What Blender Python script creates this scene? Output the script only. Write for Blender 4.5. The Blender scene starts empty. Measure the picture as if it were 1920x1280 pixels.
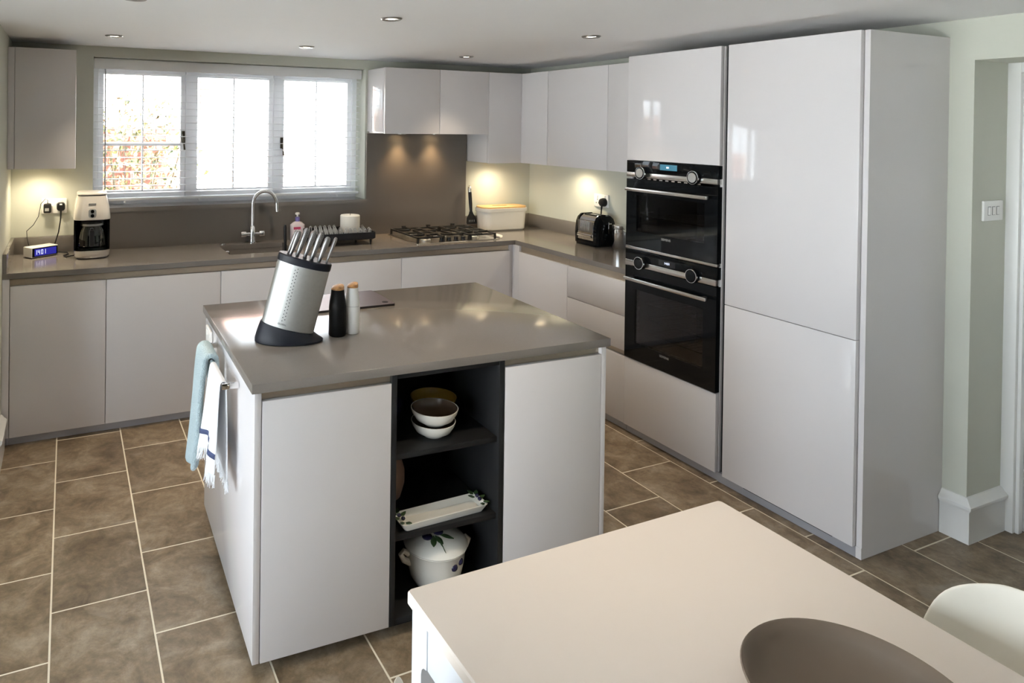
import bpy, bmesh, math, random
from mathutils import Vector, Matrix

D = bpy.data
S = bpy.context.scene
COL = S.collection
PI = math.pi
random.seed(7)

# ------------------------------------------------------------------ camera
CAM_POS = Vector((-3.4290, -4.6037, 1.6950))
CAM_R = Vector((0.91674328, -0.39929827, 0.01194346))
CAM_U = Vector((-0.00757845, 0.01250867, 0.99989304))
CAM_F = Vector((0.39940496, 0.91673574, -0.00844118))
cam = D.objects.new('camera', D.cameras.new('camera'))
COL.objects.link(cam)
m = Matrix((CAM_R, CAM_U, -CAM_F)).transposed().to_4x4()
m.translation = CAM_POS
cam.matrix_world = m
cam.data.sensor_fit = 'HORIZONTAL'
cam.data.sensor_width = 36
cam.data.lens = 1295.689 / 1920 * 36
cam.data.shift_x = (960 - 691.34) / 1920
cam.data.shift_y = -(640 - 246.76) / 1920
cam.data.clip_start = 0.02
S.camera = cam

# ------------------------------------------------------------------ light and exposure
SKY = 8.2
w = D.worlds.new('overcast_sky'); S.world = w
w.use_nodes = True
bg = w.node_tree.nodes['Background']
bg.inputs['Color'].default_value = (0.82, 0.91, 1.0, 1)
bg.inputs['Strength'].default_value = SKY
S.view_settings.view_transform = 'Standard'
S.view_settings.look = 'None'
S.view_settings.gamma = 1
S.view_settings.use_curve_mapping = False
S.view_settings.exposure = 0.54
try:
    S.cycles.use_denoising = True
    S.cycles.max_bounces = 10
    S.cycles.diffuse_bounces = 6
    S.cycles.glossy_bounces = 5
    S.cycles.transparent_max_bounces = 16
    S.cycles.sample_clamp_indirect = 8
    S.cycles.caustics_reflective = False
    S.cycles.caustics_refractive = False
except Exception:
    pass

sun = D.lights.new('sun', 'SUN'); sun.energy = 62; sun.angle = math.radians(1.5); sun.color = (1.0, 0.98, 0.95)
so = D.objects.new('sun', sun); COL.objects.link(so)
so.rotation_euler = Vector((-0.50, 0.55, -0.70)).to_track_quat('-Z', 'Y').to_euler()
so.location = (0, -8, 12)

def portal(loc, rot, sx, sy):
    l = D.lights.new('daylight_portal', 'AREA')
    l.shape = 'RECTANGLE'; l.size = sx; l.size_y = sy
    l.cycles.is_portal = True
    o = D.objects.new('daylight_portal', l); COL.objects.link(o)
    o.location = loc; o.rotation_euler = rot
portal((-2.368, 0.29, 1.632), (-PI/2, 0, 0), 1.84, 0.94)        # window over the sink, shining to -y
portal((-5.66, -4.25, 1.06), (0, -PI/2, 0), 2.06, 4.7)           # glazed doors on the left, shining to +x

DOWN_W, UNDER_W, HOOD_W = 27.0, 8.0, 9.0
WARM = (1.0, 0.83, 0.60)
WARMER = (1.0, 0.66, 0.34)

# ------------------------------------------------------------------ materials
def srgb(r, g, b):
    f = lambda c: (c/255/12.92) if c/255 <= 0.04045 else ((c/255+0.055)/1.055)**2.4
    return (f(r), f(g), f(b), 1)
MATS = {}
def mat(name, col, rough=0.5, metal=0, spec=0.5, noise=None, bump=None, coat=0, emit=None, aniso=0, trans=0):
    """col: rgba linear; noise=(scale, amount, second colour); bump=(scale, strength)"""
    mt = D.materials.new(name); mt.use_nodes = True
    nt = mt.node_tree; b = nt.nodes['Principled BSDF']
    b.inputs['Base Color'].default_value = col
    b.inputs['Roughness'].default_value = rough
    b.inputs['Metallic'].default_value = metal
    b.inputs['Specular IOR Level'].default_value = spec
    b.inputs['Coat Weight'].default_value = coat
    b.inputs['Coat Roughness'].default_value = 0.03
    b.inputs['Transmission Weight'].default_value = trans
    tc = nt.nodes.new('ShaderNodeTexCoord')
    if noise:
        n = nt.nodes.new('ShaderNodeTexNoise'); n.inputs['Scale'].default_value = noise[0]
        n.inputs['Detail'].default_value = 6; n.inputs['Roughness'].default_value = 0.6
        nt.links.new(tc.outputs['Object'], n.inputs['Vector'])
        r = nt.nodes.new('ShaderNodeValToRGB')
        r.color_ramp.elements[0].position = 0.5-noise[1]/2; r.color_ramp.elements[1].position = 0.5+noise[1]/2
        r.color_ramp.elements[0].color = col; r.color_ramp.elements[1].color = noise[2]
        nt.links.new(n.outputs['Fac'], r.inputs['Fac']); nt.links.new(r.outputs['Color'], b.inputs['Base Color'])
    if bump:
        n2 = nt.nodes.new('ShaderNodeTexNoise'); n2.inputs['Scale'].default_value = bump[0]; n2.inputs['Detail'].default_value = 4
        nt.links.new(tc.outputs['Object'], n2.inputs['Vector'])
        bp = nt.nodes.new('ShaderNodeBump'); bp.inputs['Strength'].default_value = bump[1]; bp.inputs['Distance'].default_value = 0.01
        nt.links.new(n2.outputs['Fac'], bp.inputs['Height']); nt.links.new(bp.outputs['Normal'], b.inputs['Normal'])
    if emit:
        b.inputs['Emission Color'].default_value = emit[0]; b.inputs['Emission Strength'].default_value = emit[1]
    MATS[name] = mt
    return mt
def var(c, k): return (c[0]*k, c[1]*k, c[2]*k, 1)

mat('gloss_white', srgb(218, 214, 214), 0.07, spec=0.40, noise=(1.5, 0.8, srgb(220, 216, 216)))
mat('matt_carcass', srgb(205, 200, 198), 0.5, noise=(3, 0.8, srgb(209, 204, 202)))
q = srgb(121, 115, 109)
mat('quartz', q, 0.15, spec=0.65, noise=(420, 0.5, var(q, 1.14)))
q = srgb(106, 100, 93)
mat('splash_stone', q, 0.32, noise=(380, 0.5, var(q, 1.1)))
mat('channel_metal', srgb(190, 178, 160), 0.32, 0.85, noise=(40, 0.8, srgb(182, 170, 152)))
mat('plinth_grey', srgb(176, 177, 184), 0.3, 0.3, noise=(10, 0.8, srgb(170, 171, 178)))
mat('wall_paint', srgb(199, 200, 188), 0.75, noise=(6, 0.9, srgb(202, 203, 191)), bump=(220, 0.04))
mat('ceiling_paint', srgb(245, 245, 245), 0.85, noise=(5, 0.9, srgb(247, 247, 247)), bump=(200, 0.03))
mat('bounce_cut_paint', srgb(92, 94, 88), 0.75, noise=(6, 0.9, srgb(95, 97, 91)), bump=(220, 0.04))  # made-up dark tone, absorbs bounced light on the walls behind the camera
mat('woodwork_white', srgb(232, 231, 228), 0.35, noise=(8, 0.9, srgb(236, 235, 232)))
mat('window_white', srgb(246, 247, 250), 0.35, noise=(8, 0.9, srgb(248, 249, 251)))
mat('slat_white', srgb(246, 247, 249), 0.45, noise=(12, 0.9, srgb(248, 249, 251)))
mat('chrome', (0.8, 0.8, 0.8, 1), 0.06, 1, noise=(4, 0.9, (0.84, 0.84, 0.84, 1)))
mat('steel', (0.62, 0.61, 0.58, 1), 0.27, 1, noise=(60, 0.9, (0.68, 0.67, 0.64, 1)))
mat('steel_satin', (0.47, 0.47, 0.45, 1), 0.48, 1, noise=(90, 0.9, (0.56, 0.56, 0.54, 1)))
mat('knife_steel', (0.30, 0.29, 0.28, 1), 0.42, 1, noise=(90, 0.9, (0.34, 0.33, 0.32, 1)))
mat('black_gloss', (0.004, 0.004, 0.005, 1), 0.04, spec=0.2, noise=(3, 0.9, (0.006, 0.008, 0.009, 1)))
mat('black_plastic', (0.009, 0.009, 0.010, 1), 0.40, spec=0.3, noise=(60, 0.9, (0.016, 0.016, 0.018, 1)))
mat('navy_black', srgb(26, 28, 36), 0.45, spec=0.25, noise=(60, 0.9, srgb(29, 31, 39)))
mat('black_iron', (0.012, 0.012, 0.012, 1), 0.5, noise=(120, 0.9, (0.02, 0.02, 0.02, 1)), bump=(300, 0.1))
mat('charcoal', srgb(29, 29, 30), 0.5, spec=0.3, noise=(30, 0.9, srgb(32, 32, 33)))
mat('white_plastic', srgb(238, 236, 232), 0.3, noise=(8, 0.9, srgb(241, 239, 235)))
mat('cream_enamel', srgb(238, 232, 222), 0.2, noise=(8, 0.9, srgb(241, 235, 225)))
mat('table_white_lamplit', srgb(224, 213, 203), 0.42, noise=(5, 0.9, srgb(227, 216, 206)))  # warm lamplight tint put into the white of the table top
mat('table_white_daylit', srgb(214, 216, 220), 0.4, noise=(5, 0.9, srgb(217, 219, 223)))  # same white table, cool daylight tint put into legs and aprons
mat('chair_shell', srgb(232, 226, 212), 0.5, noise=(8, 0.9, srgb(235, 229, 215)))
mat('beech', srgb(196, 150, 100), 0.45, noise=(25, 0.8, srgb(176, 128, 80)))
mat('acacia', srgb(196, 146, 88), 0.4, noise=(70, 0.5, srgb(116, 72, 36)))
mat('light_wood', srgb(222, 184, 126), 0.45, noise=(40, 0.8, srgb(205, 164, 106)))
mat('bowl_brown', srgb(104, 90, 76), 0.5, noise=(12, 0.9, srgb(109, 95, 81)))
mat('ceramic_white', srgb(236, 232, 222), 0.12, noise=(8, 0.9, srgb(239, 235, 226)))
mat('bowl_inside', srgb(92, 74, 60), 0.25, noise=(30, 0.9, srgb(80, 64, 52)))
mat('bowl_yellow', srgb(196, 164, 70), 0.2, noise=(10, 0.9, srgb(188, 154, 60)))
mat('terracotta', srgb(150, 118, 98), 0.6, noise=(14, 0.9, srgb(138, 106, 86)))
mat('olive', srgb(46, 42, 74), 0.15, noise=(30, 0.9, srgb(34, 30, 58)))
mat('leaf_green', srgb(62, 84, 50), 0.3, noise=(30, 0.9, srgb(46, 66, 36)))
mat('wax', srgb(243, 238, 226), 0.5, noise=(10, 0.9, srgb(245, 240, 229)))
mat('board', srgb(88, 74, 76), 0.38, noise=(30, 0.8, srgb(80, 67, 69)))
mat('board_edge', srgb(30, 27, 28), 0.5, noise=(30, 0.8, srgb(34, 31, 32)))
mat('towel_blue', srgb(196, 218, 226), 0.95, noise=(90, 0.7, srgb(212, 230, 236)), bump=(260, 1.0))
mat('towel_white', srgb(240, 241, 244), 0.9, noise=(60, 0.7, srgb(244, 245, 247)), bump=(500, 0.3))
mat('towel_stripe', srgb(66, 76, 112), 0.9, noise=(60, 0.7, srgb(72, 82, 118)))
mat('mat_black', (0.006, 0.006, 0.006, 1), 0.5, spec=0.12, noise=(40, 0.9, (0.011, 0.011, 0.011, 1)))
mat('prong_grey', srgb(190, 190, 188), 0.4, noise=(30, 0.9, srgb(196, 196, 194)))
mat('cream_white', srgb(232, 228, 220), 0.35, noise=(20, 0.9, srgb(236, 232, 224)))
mat('soap_clear', srgb(226, 214, 216), 0.12, noise=(30, 0.9, srgb(230, 218, 220)))
mat('soap_purple', srgb(120, 110, 176), 0.3, noise=(30, 0.9, srgb(128, 118, 184)))
mat('soap_pink', srgb(196, 74, 110), 0.3, noise=(30, 0.9, srgb(206, 84, 120)))
mat('grey_print', srgb(150, 150, 150), 0.4, noise=(30, 0.9, srgb(156, 156, 156)))
mat('dark_print', srgb(60, 60, 60), 0.4, noise=(30, 0.9, srgb(64, 64, 64)))
mat('brass_dark', srgb(70, 62, 48), 0.4, 0.7, noise=(30, 0.9, srgb(78, 70, 56)))
mat('grout', srgb(232, 222, 202), 0.8, noise=(60, 0.8, srgb(224, 214, 194)))
mat('paving', srgb(222, 222, 220), 0.85, noise=(4, 0.8, srgb(212, 212, 210)))
mat('render_white', srgb(236, 234, 228), 0.85, noise=(4, 0.8, srgb(230, 228, 222)))
mat('mortar', srgb(214, 204, 190), 0.9, noise=(40, 0.8, srgb(204, 194, 180)))
mat('roof_tile', srgb(206, 164, 150), 0.8, noise=(20, 0.8, srgb(194, 150, 136)))
mat('coffee_glass_dark', (0.02, 0.018, 0.016, 1), 0.03, noise=(5, 0.9, (0.024, 0.02, 0.018, 1)))
mat('lamp_lens', (0.9, 0.88, 0.82, 1), 0.3, emit=((1.0, 0.9, 0.72, 1), 9), noise=(30, 0.9, (0.92, 0.9, 0.84, 1)))
mat('lamp_warm', (0.9, 0.8, 0.6, 1), 0.3, emit=((1.0, 0.75, 0.42, 1), 14), noise=(30, 0.9, (0.92, 0.82, 0.62, 1)))
mat('lcd_blue', srgb(24, 24, 110), 0.1, emit=((0.03, 0.03, 0.35, 1), 0.55), noise=(8, 0.9, srgb(30, 28, 124)))
mat('lcd_digit', srgb(220, 225, 255), 0.3, emit=((0.7, 0.78, 1, 1), 0.8), noise=(8, 0.9, srgb(224, 229, 255)))
mat('oven_display', srgb(40, 84, 104), 0.08, emit=((0.10, 0.26, 0.34, 1), 0.35), noise=(20, 0.9, srgb(50, 96, 116)))
mat('oven_display_dark', srgb(26, 28, 32), 0.08, noise=(20, 0.9, srgb(30, 32, 36)))

def glass(name, tint, gloss=0.08, ior=1.5):
    mt = D.materials.new(name); mt.use_nodes = True
    nt = mt.node_tree; nt.nodes.clear()
    out = nt.nodes.new('ShaderNodeOutputMaterial'); mx = nt.nodes.new('ShaderNodeMixShader')
    tr = nt.nodes.new('ShaderNodeBsdfTransparent'); gl = nt.nodes.new('ShaderNodeBsdfGlossy')
    fr = nt.nodes.new('ShaderNodeFresnel'); fr.inputs['IOR'].default_value = ior
    nz = nt.nodes.new('ShaderNodeTexNoise'); nz.inputs['Scale'].default_value = 2
    rp = nt.nodes.new('ShaderNodeValToRGB'); rp.color_ramp.elements[0].color = tint; rp.color_ramp.elements[1].color = var(tint, 0.97)
    nt.links.new(nz.outputs['Fac'], rp.inputs['Fac']); nt.links.new(rp.outputs['Color'], tr.inputs['Color'])
    gl.inputs['Roughness'].default_value = gloss*0.2; gl.inputs['Color'].default_value = (1, 1, 1, 1)
    nt.links.new(fr.outputs['Fac'], mx.inputs['Fac']); nt.links.new(tr.outputs['BSDF'], mx.inputs[1]); nt.links.new(gl.outputs['BSDF'], mx.inputs[2])
    nt.links.new(mx.outputs['Shader'], out.inputs['Surface'])
    MATS[name] = mt
glass('window_glass', (0.97, 0.98, 0.98, 1))
glass('oven_glass', (0.78, 0.78, 0.80, 1), 0.08, 1.28)
glass('jug_glass', (0.40, 0.38, 0.36, 1))

def tile_material():
    mt = D.materials.new('slate_tile'); mt.use_nodes = True
    nt = mt.node_tree; b = nt.nodes['Principled BSDF']; L = nt.links.new
    geo = nt.nodes.new('ShaderNodeNewGeometry'); oi = nt.nodes.new('ShaderNodeObjectInfo')
    ad = nt.nodes.new('ShaderNodeVectorMath'); ad.operation = 'ADD'
    cb = nt.nodes.new('ShaderNodeCombineXYZ')
    ml = nt.nodes.new('ShaderNodeMath'); ml.operation = 'MULTIPLY'; ml.inputs[1].default_value = 37
    L(oi.outputs['Random'], ml.inputs[0]); L(ml.outputs[0], cb.inputs[2])
    L(geo.outputs['Position'], ad.inputs[0]); L(cb.outputs[0], ad.inputs[1])
    def nz(sc, det, ro, dist=0):
        n = nt.nodes.new('ShaderNodeTexNoise'); n.inputs['Scale'].default_value = sc; n.inputs['Detail'].default_value = det
        n.inputs['Roughness'].default_value = ro; n.inputs['Distortion'].default_value = dist
        L(ad.outputs[0], n.inputs['Vector']); return n
    n1 = nz(7.5, 9, 0.66, 0.5); n2 = nz(40, 7, 0.75); n3 = nz(2.6, 3, 0.5, 1.2)
    r1 = nt.nodes.new('ShaderNodeValToRGB'); e = r1.color_ramp.elements
    e[0].position = 0.33; e[0].color = srgb(100, 82, 61); e[1].position = 0.68; e[1].color = srgb(168, 152, 131)
    k = e.new(0.5); k.color = srgb(137, 119, 95)
    L(n1.outputs['Fac'], r1.inputs['Fac'])
    r2 = nt.nodes.new('ShaderNodeValToRGB'); e = r2.color_ramp.elements
    e[0].position = 0.35; e[0].color = (0.62, 0.62, 0.62, 1); e[1].position = 0.7; e[1].color = (1.12, 1.1, 1.08, 1)
    L(n2.outputs['Fac'], r2.inputs['Fac'])
    mx = nt.nodes.new('ShaderNodeMix'); mx.data_type = 'RGBA'; mx.blend_type = 'MULTIPLY'; mx.inputs['Factor'].default_value = 0.75
    L(r1.outputs['Color'], mx.inputs['A']); L(r2.outputs['Color'], mx.inputs['B'])
    r3 = nt.nodes.new('ShaderNodeValToRGB'); e = r3.color_ramp.elements
    e[0].position = 0.66; e[0].color = (0, 0, 0, 1); e[1].position = 0.70; e[1].color = (0.35, 0.35, 0.35, 1)
    L(n3.outputs['Fac'], r3.inputs['Fac'])
    mx2 = nt.nodes.new('ShaderNodeMix'); mx2.data_type = 'RGBA'
    L(r3.outputs['Color'], mx2.inputs['Factor']); L(mx.outputs['Result'], mx2.inputs['A']); mx2.inputs['B'].default_value = srgb(168, 158, 146)
    hs = nt.nodes.new('ShaderNodeHueSaturation')
    mr = nt.nodes.new('ShaderNodeMapRange'); mr.inputs['To Min'].default_value = 0.86; mr.inputs['To Max'].default_value = 1.12
    L(oi.outputs['Random'], mr.inputs['Value']); L(mr.outputs['Result'], hs.inputs['Value']); L(mx2.outputs['Result'], hs.inputs['Color'])
    L(hs.outputs['Color'], b.inputs['Base Color'])
    b.inputs['Roughness'].default_value = 0.42
    bp = nt.nodes.new('ShaderNodeBump'); bp.inputs['Strength'].default_value = 0.25; bp.inputs['Distance'].default_value = 0.006
    L(n1.outputs['Fac'], bp.inputs['Height']); L(bp.outputs['Normal'], b.inputs['Normal'])
    MATS['slate_tile'] = mt
tile_material()
def brick_material():
    mt = D.materials.new('red_brick'); mt.use_nodes = True
    nt = mt.node_tree; b = nt.nodes['Principled BSDF']; L = nt.links.new
    oi = nt.nodes.new('ShaderNodeObjectInfo'); r = nt.nodes.new('ShaderNodeValToRGB'); e = r.color_ramp.elements
    e[0].color = srgb(104, 60, 48); e[1].color = srgb(146, 96, 80)
    n = nt.nodes.new('ShaderNodeTexNoise'); n.inputs['Scale'].default_value = 9
    a = nt.nodes.new('ShaderNodeMath'); a.operation = 'MULTIPLY_ADD'; a.inputs[1].default_value = 0.6
    L(oi.outputs['Random'], a.inputs[0]); L(n.outputs['Fac'], a.inputs[2]); 
    s = nt.nodes.new('ShaderNodeMath'); s.operation = 'SUBTRACT'; s.inputs[1].default_value = 0.25
    L(a.outputs[0], s.inputs[0]); L(s.outputs[0], r.inputs['Fac'])
    L(r.outputs['Color'], b.inputs['Base Color']); b.inputs['Roughness'].default_value = 0.9
    MATS['red_brick'] = mt
brick_material()
def leaf_material():
    mt = D.materials.new('shrub_leaf'); mt.use_nodes = True
    nt = mt.node_tree; b = nt.nodes['Principled BSDF']; L = nt.links.new
    n = nt.nodes.new('ShaderNodeTexNoise'); n.inputs['Scale'].default_value = 14; n.inputs['Detail'].default_value = 3
    r = nt.nodes.new('ShaderNodeValToRGB'); e = r.color_ramp.elements
    e[0].position = 0.35; e[0].color = srgb(44, 62, 30); e[1].position = 0.65; e[1].color = srgb(96, 54, 36)
    k = e.new(0.5); k.color = srgb(88, 82, 40)
    L(n.outputs['Fac'], r.inputs['Fac']); L(r.outputs['Color'], b.inputs['Base Color']); b.inputs['Roughness'].default_value = 0.6
    MATS['shrub_leaf'] = mt
leaf_material()

# ------------------------------------------------------------------ mesh helpers
OFF = {}
class MB:
    def __init__(s): s.bm = bmesh.new()
    def box(s, x0, x1, y0, y1, z0, z1, bev=0.0, seg=2):
        m = Matrix.Translation(((x0+x1)/2, (y0+y1)/2, (z0+z1)/2)) @ Matrix.Diagonal((abs(x1-x0), abs(y1-y0), abs(z1-z0), 1))
        r = bmesh.ops.create_cube(s.bm, size=1, matrix=m)
        if bev:
            es = list({e for v in r['verts'] for e in v.link_edges})
            bmesh.ops.bevel(s.bm, geom=es, offset=bev, segments=seg, affect='EDGES', profile=0.5)
        return s
    def loft(s, rings, cap0=True, cap1=True, closed=True):
        vs = [[s.bm.verts.new(p) for p in r] for r in rings]
        n = len(rings[0])
        for a, b in zip(vs, vs[1:]):
            for i in range(n if closed else n-1):
                j = (i+1) % n
                try: s.bm.faces.new((a[i], a[j], b[j], b[i]))
                except ValueError: pass
        if cap0: s.bm.faces.new(list(reversed(vs[0])))
        if cap1: s.bm.faces.new(vs[-1])
        return s
    def lathe(s, prof, c=(0, 0, 0), seg=32, sx=1, sy=1, cap0=True, cap1=True):
        rings = [[(c[0]+r*sx*math.cos(2*PI*i/seg), c[1]+r*sy*math.sin(2*PI*i/seg), c[2]+z) for i in range(seg)] for r, z in prof]
        return s.loft(rings, cap0, cap1)
    def tube(s, pts, r, seg=10, closed=False):
        pts = [Vector(p) for p in pts]; n = len(pts); rings = []
        t0 = (pts[1]-pts[0]).normalized()
        up = Vector((0, 0, 1)) if abs(t0.z) < 0.9 else Vector((1, 0, 0))
        nrm = t0.cross(up).normalized()
        for i, p in enumerate(pts):
            a = pts[max(i-1, 0)]; b = pts[min(i+1, n-1)]
            t = (b-a).normalized()
            nrm = (nrm - t*nrm.dot(t)).normalized(); bn = t.cross(nrm)
            rr = r[i] if isinstance(r, (list, tuple)) else r
            rings.append([p + nrm*rr*math.cos(2*PI*k/seg) + bn*rr*math.sin(2*PI*k/seg) for k in range(seg)])
        return s.loft(rings)
    def prism(s, poly, lo, hi, axis='z'):
        f = {'z': lambda p, h: (p[0], p[1], h), 'x': lambda p, h: (h, p[0], p[1]), 'y': lambda p, h: (p[0], h, p[1])}[axis]
        return s.loft([[f(p, lo) for p in poly], [f(p, hi) for p in poly]])
    def cells(s, xs, ys, hole, lo, hi, axis='z'):
        """solid plate of grid cells with holes; hole(i, j) is True where a cell is missing"""
        f = {'z': lambda a, b, h: (a, b, h), 'x': lambda a, b, h: (h, a, b), 'y': lambda a, b, h: (a, h, b)}[axis]
        V = {}
        def v(i, j, h):
            k = (i, j, h)
            if k not in V: V[k] = s.bm.verts.new(f(xs[i], ys[j], h))
            return V[k]
        nx, ny = len(xs)-1, len(ys)-1
        full = lambda i, j: 0 <= i < nx and 0 <= j < ny and not hole(i, j)
        for i in range(nx):
            for j in range(ny):
                if not full(i, j): continue
                for h in (lo, hi): s.bm.faces.new((v(i, j, h), v(i+1, j, h), v(i+1, j+1, h), v(i, j+1, h)))
                for (di, dj, a, b) in ((-1, 0, (0, 0), (0, 1)), (1, 0, (1, 0), (1, 1)), (0, -1, (0, 0), (1, 0)), (0, 1, (0, 1), (1, 1))):
                    if not full(i+di, j+dj):
                        p, q2 = (i+a[0], j+a[1]), (i+b[0], j+b[1])
                        s.bm.faces.new((v(*p, lo), v(*q2, lo), v(*q2, hi), v(*p, hi)))
        return s
    def text(s, txt, size, m):
        c = D.curves.new('t', 'FONT'); c.body = txt; c.size = size; c.align_x = 'CENTER'; c.align_y = 'CENTER'; c.extrude = size*0.02
        o = D.objects.new('t', c); me = D.meshes.new_from_object(o)
        me.transform(m); s.bm.from_mesh(me)
        D.objects.remove(o); D.curves.remove(c); D.meshes.remove(me)
        return s
    def xf(s, m): bmesh.ops.transform(s.bm, matrix=m, verts=s.bm.verts); return s
    def build(s, name, material, parent=None, off=None, smooth=35, raw=False):
        bm = s.bm
        bmesh.ops.recalc_face_normals(bm, faces=bm.faces)
        o_ = Vector(off) if off is not None else (OFF.get(parent.name, Vector()) if parent else Vector())
        if raw: o_ = Vector()
        if o_.length: bmesh.ops.translate(bm, vec=-o_, verts=bm.verts)
        me = D.meshes.new(name); bm.to_mesh(me); bm.free()
        for p in me.polygons: p.use_smooth = True
        me.set_sharp_from_angle(angle=math.radians(smooth))
        me.materials.append(MATS[material])
        o = D.objects.new(name, me); COL.objects.link(o)
        if parent: o.parent = parent; OFF[o.name] = OFF.get(parent.name, Vector())
        elif off is not None: o.location = off
        return o
def box(name, mt, parent, x0, x1, y0, y1, z0, z1, bev=0.0015):
    return MB().box(x0, x1, y0, y1, z0, z1, bev).build(name, mt, parent)
def tag(o, label=None, cat=None, group=None, kind=None):
    if label: o['label'] = label
    if cat: o['category'] = cat
    if group: o['group'] = group
    if kind: o['kind'] = kind
    return o
def thing(name, label, cat, off=(0, 0, 0), group=None, frame=None, rot=0.0):
    """Empty at the base. off is in frame coordinates; children are modelled in frame coordinates unless built raw."""
    o = D.objects.new(name, None); COL.objects.link(o); o.empty_display_size = 0.05
    off = Vector(off)
    if frame:
        c, a = frame
        o.location = Vector((c[0], c[1], 0)) + Matrix.Rotation(a, 3, 'Z') @ off
        o.rotation_euler = (0, 0, a+rot)
    else:
        o.location = off; o.rotation_euler = (0, 0, rot)
    OFF[o.name] = off
    return tag(o, label, cat, group)
def struct(o, label=None, cat=None):
    o['kind'] = 'structure'
    return tag(o, label, cat)
def copy_tree(o, parent=None):
    c = o.copy(); COL.objects.link(c); c.parent = parent
    for ch in list(o.children): copy_tree(ch, c)
    return c
def arc(cx, cy, r, a0, a1, n):
    return [(cx+r*math.cos(math.radians(a0+(a1-a0)*i/n)), cy+r*math.sin(math.radians(a0+(a1-a0)*i/n))) for i in range(n+1)]
def rrect(x0, x1, y0, y1, r, n=5):
    return arc(x1-r, y1-r, r, 0, 90, n)+arc(x0+r, y1-r, r, 90, 180, n)+arc(x0+r, y0+r, r, 180, 270, n)+arc(x1-r, y0+r, r, 270, 360, n)
def rings_rr(levels, n=6):
    """levels: (x0,x1,y0,y1,r,z)"""
    return [[(p[0], p[1], z) for p in rrect(x0, x1, y0, y1, r, n)] for x0, x1, y0, y1, r, z in levels]
def spot(name, loc, watts, col, size=110, blend=0.7, rad=0.03, parent=None, rot=(0, 0, 0)):
    l = D.lights.new(name, 'SPOT'); l.energy = watts; l.color = col; l.spot_size = math.radians(size); l.spot_blend = blend
    l.shadow_soft_size = rad
    o = D.objects.new(name, l); COL.objects.link(o); o.rotation_euler = rot
    if parent: o.parent = parent; o.location = Vector(loc)-OFF[parent.name]
    else: o.location = loc
    return o

# ------------------------------------------------------------------ room shell
H = 0.906; ZC = 2.169; ZD = 0.836; ZP = 0.046
WX0, WX1, WZ0, WZ1 = -3.284, -1.452, 1.137, 2.104
XL, XO, YB = -3.735, -5.60, -9.5
fl = struct(MB().box(XO-0.15, 0.37, YB-0.15, 0.3, -0.12, -0.0007).build('floor', 'grout'), 'brown slate tiled kitchen floor with pale grout', 'floor')
TX, TY = 0.32, 0.47
tile_me = None
rest = MB()
nk = 0
for i in range(-16, 4):
    x0 = -0.59 + TX*i
    for j in range(0, 24):
        y1 = (-1.06 if i % 2 == 1 else -0.825) + TY*2 - TY*j      # half bond
        y0 = y1 - TY
        if x0+TX < XO-0.1 or x0 > 0.34 or y0 > 0.25 or y1 < YB: continue
        g = 0.0026
        seen = (-4.0 < x0+TX/2 < 0.36) and (-3.75 < (y0+y1)/2 < -0.35)
        hw, hl = TX/2-g, TY/2-g
        if seen:
            if tile_me is None:
                o = MB().box(-hw, hw, -hl, hl, -0.009, 0.0, 0.0012, 1).build('tile', 'slate_tile', fl)
                tile_me = o.data
            else:
                o = D.objects.new('tile', tile_me); COL.objects.link(o); o.parent = fl
            o.location = (x0+TX/2, (y0+y1)/2, 0)
        else:
            ax, bx = max(x0+g, XO-0.14), min(x0+TX-g, 0.36)
            ay, by = max(y0+g, YB-0.14), min(y1-g, 0.29)
            if bx-ax > 0.02 and by-ay > 0.02: rest.box(ax, bx, ay, by, -0.009, 0.0)
tag(rest.build('remaining_tiles', 'slate_tile', fl), kind='stuff')

struct(MB().box(XO-0.15, 0.36, YB-0.15, 0.3, ZC, ZC+0.12).build('ceiling', 'ceiling_paint'), 'smooth white painted ceiling with recessed downlights', 'ceiling')
struct(MB().cells([XO-0.15, WX0, WX1, 0.36], [0, WZ0, WZ1, ZC], lambda i, j: i == 1 and j == 1, 0, 0.3, 'y').build('wall_far', 'wall_paint'),
       'pale sage wall with the window above the sink', 'wall')
DY0, DY1, DZ = -3.92, -2.985, 1.996
struct(MB().cells([YB-0.15, DY0, DY1, 0.0], [0, DZ, ZC], lambda i, j: i == 1 and j == 0, 0, 0.36, 'x').build('wall_right', 'wall_paint'),
       'pale sage wall behind the tall units with deep doorway', 'wall')
struct(MB().box(XL-0.15, XL, -0.88, 0, 0, ZC).build('wall_left', 'wall_paint'), 'short pale sage wall at the left end of the worktop', 'wall')
struct(MB().box(XO, XL-0.15, -0.88, -0.73, 0, ZC).build('wall_alcove', 'wall_paint'), 'pale sage wall turning away beyond the left wall', 'wall')
PY0, PY1, PZ = -6.6, -1.9, 2.06
struct(MB().cells([YB-0.15, PY0, PY1, 0.0], [0, PZ, ZC], lambda i, j: i == 1 and j == 0, XO-0.15, XO, 'x').build('wall_outer', 'wall_paint'),
       'outer wall with wide glazed garden doors', 'wall')
struct(MB().box(XO, -2.6, YB-0.15, YB, 0, ZC).build('wall_end', 'bounce_cut_paint'), 'unseen end wall of the dining area, darkened to cut bounced light', 'wall')  # out of view; its dark tone is there to weaken the bounce
struct(MB().box(-2.75, 0, -5.85, -5.7, 0, ZC).box(-2.75, -2.6, YB-0.15, -5.85, 0, ZC).build('wall_light_block', 'bounce_cut_paint'), 'added unseen dark wall keeping light off the fridge side', 'wall')  # added out of view to block light from behind and darken the fridge side

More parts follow.
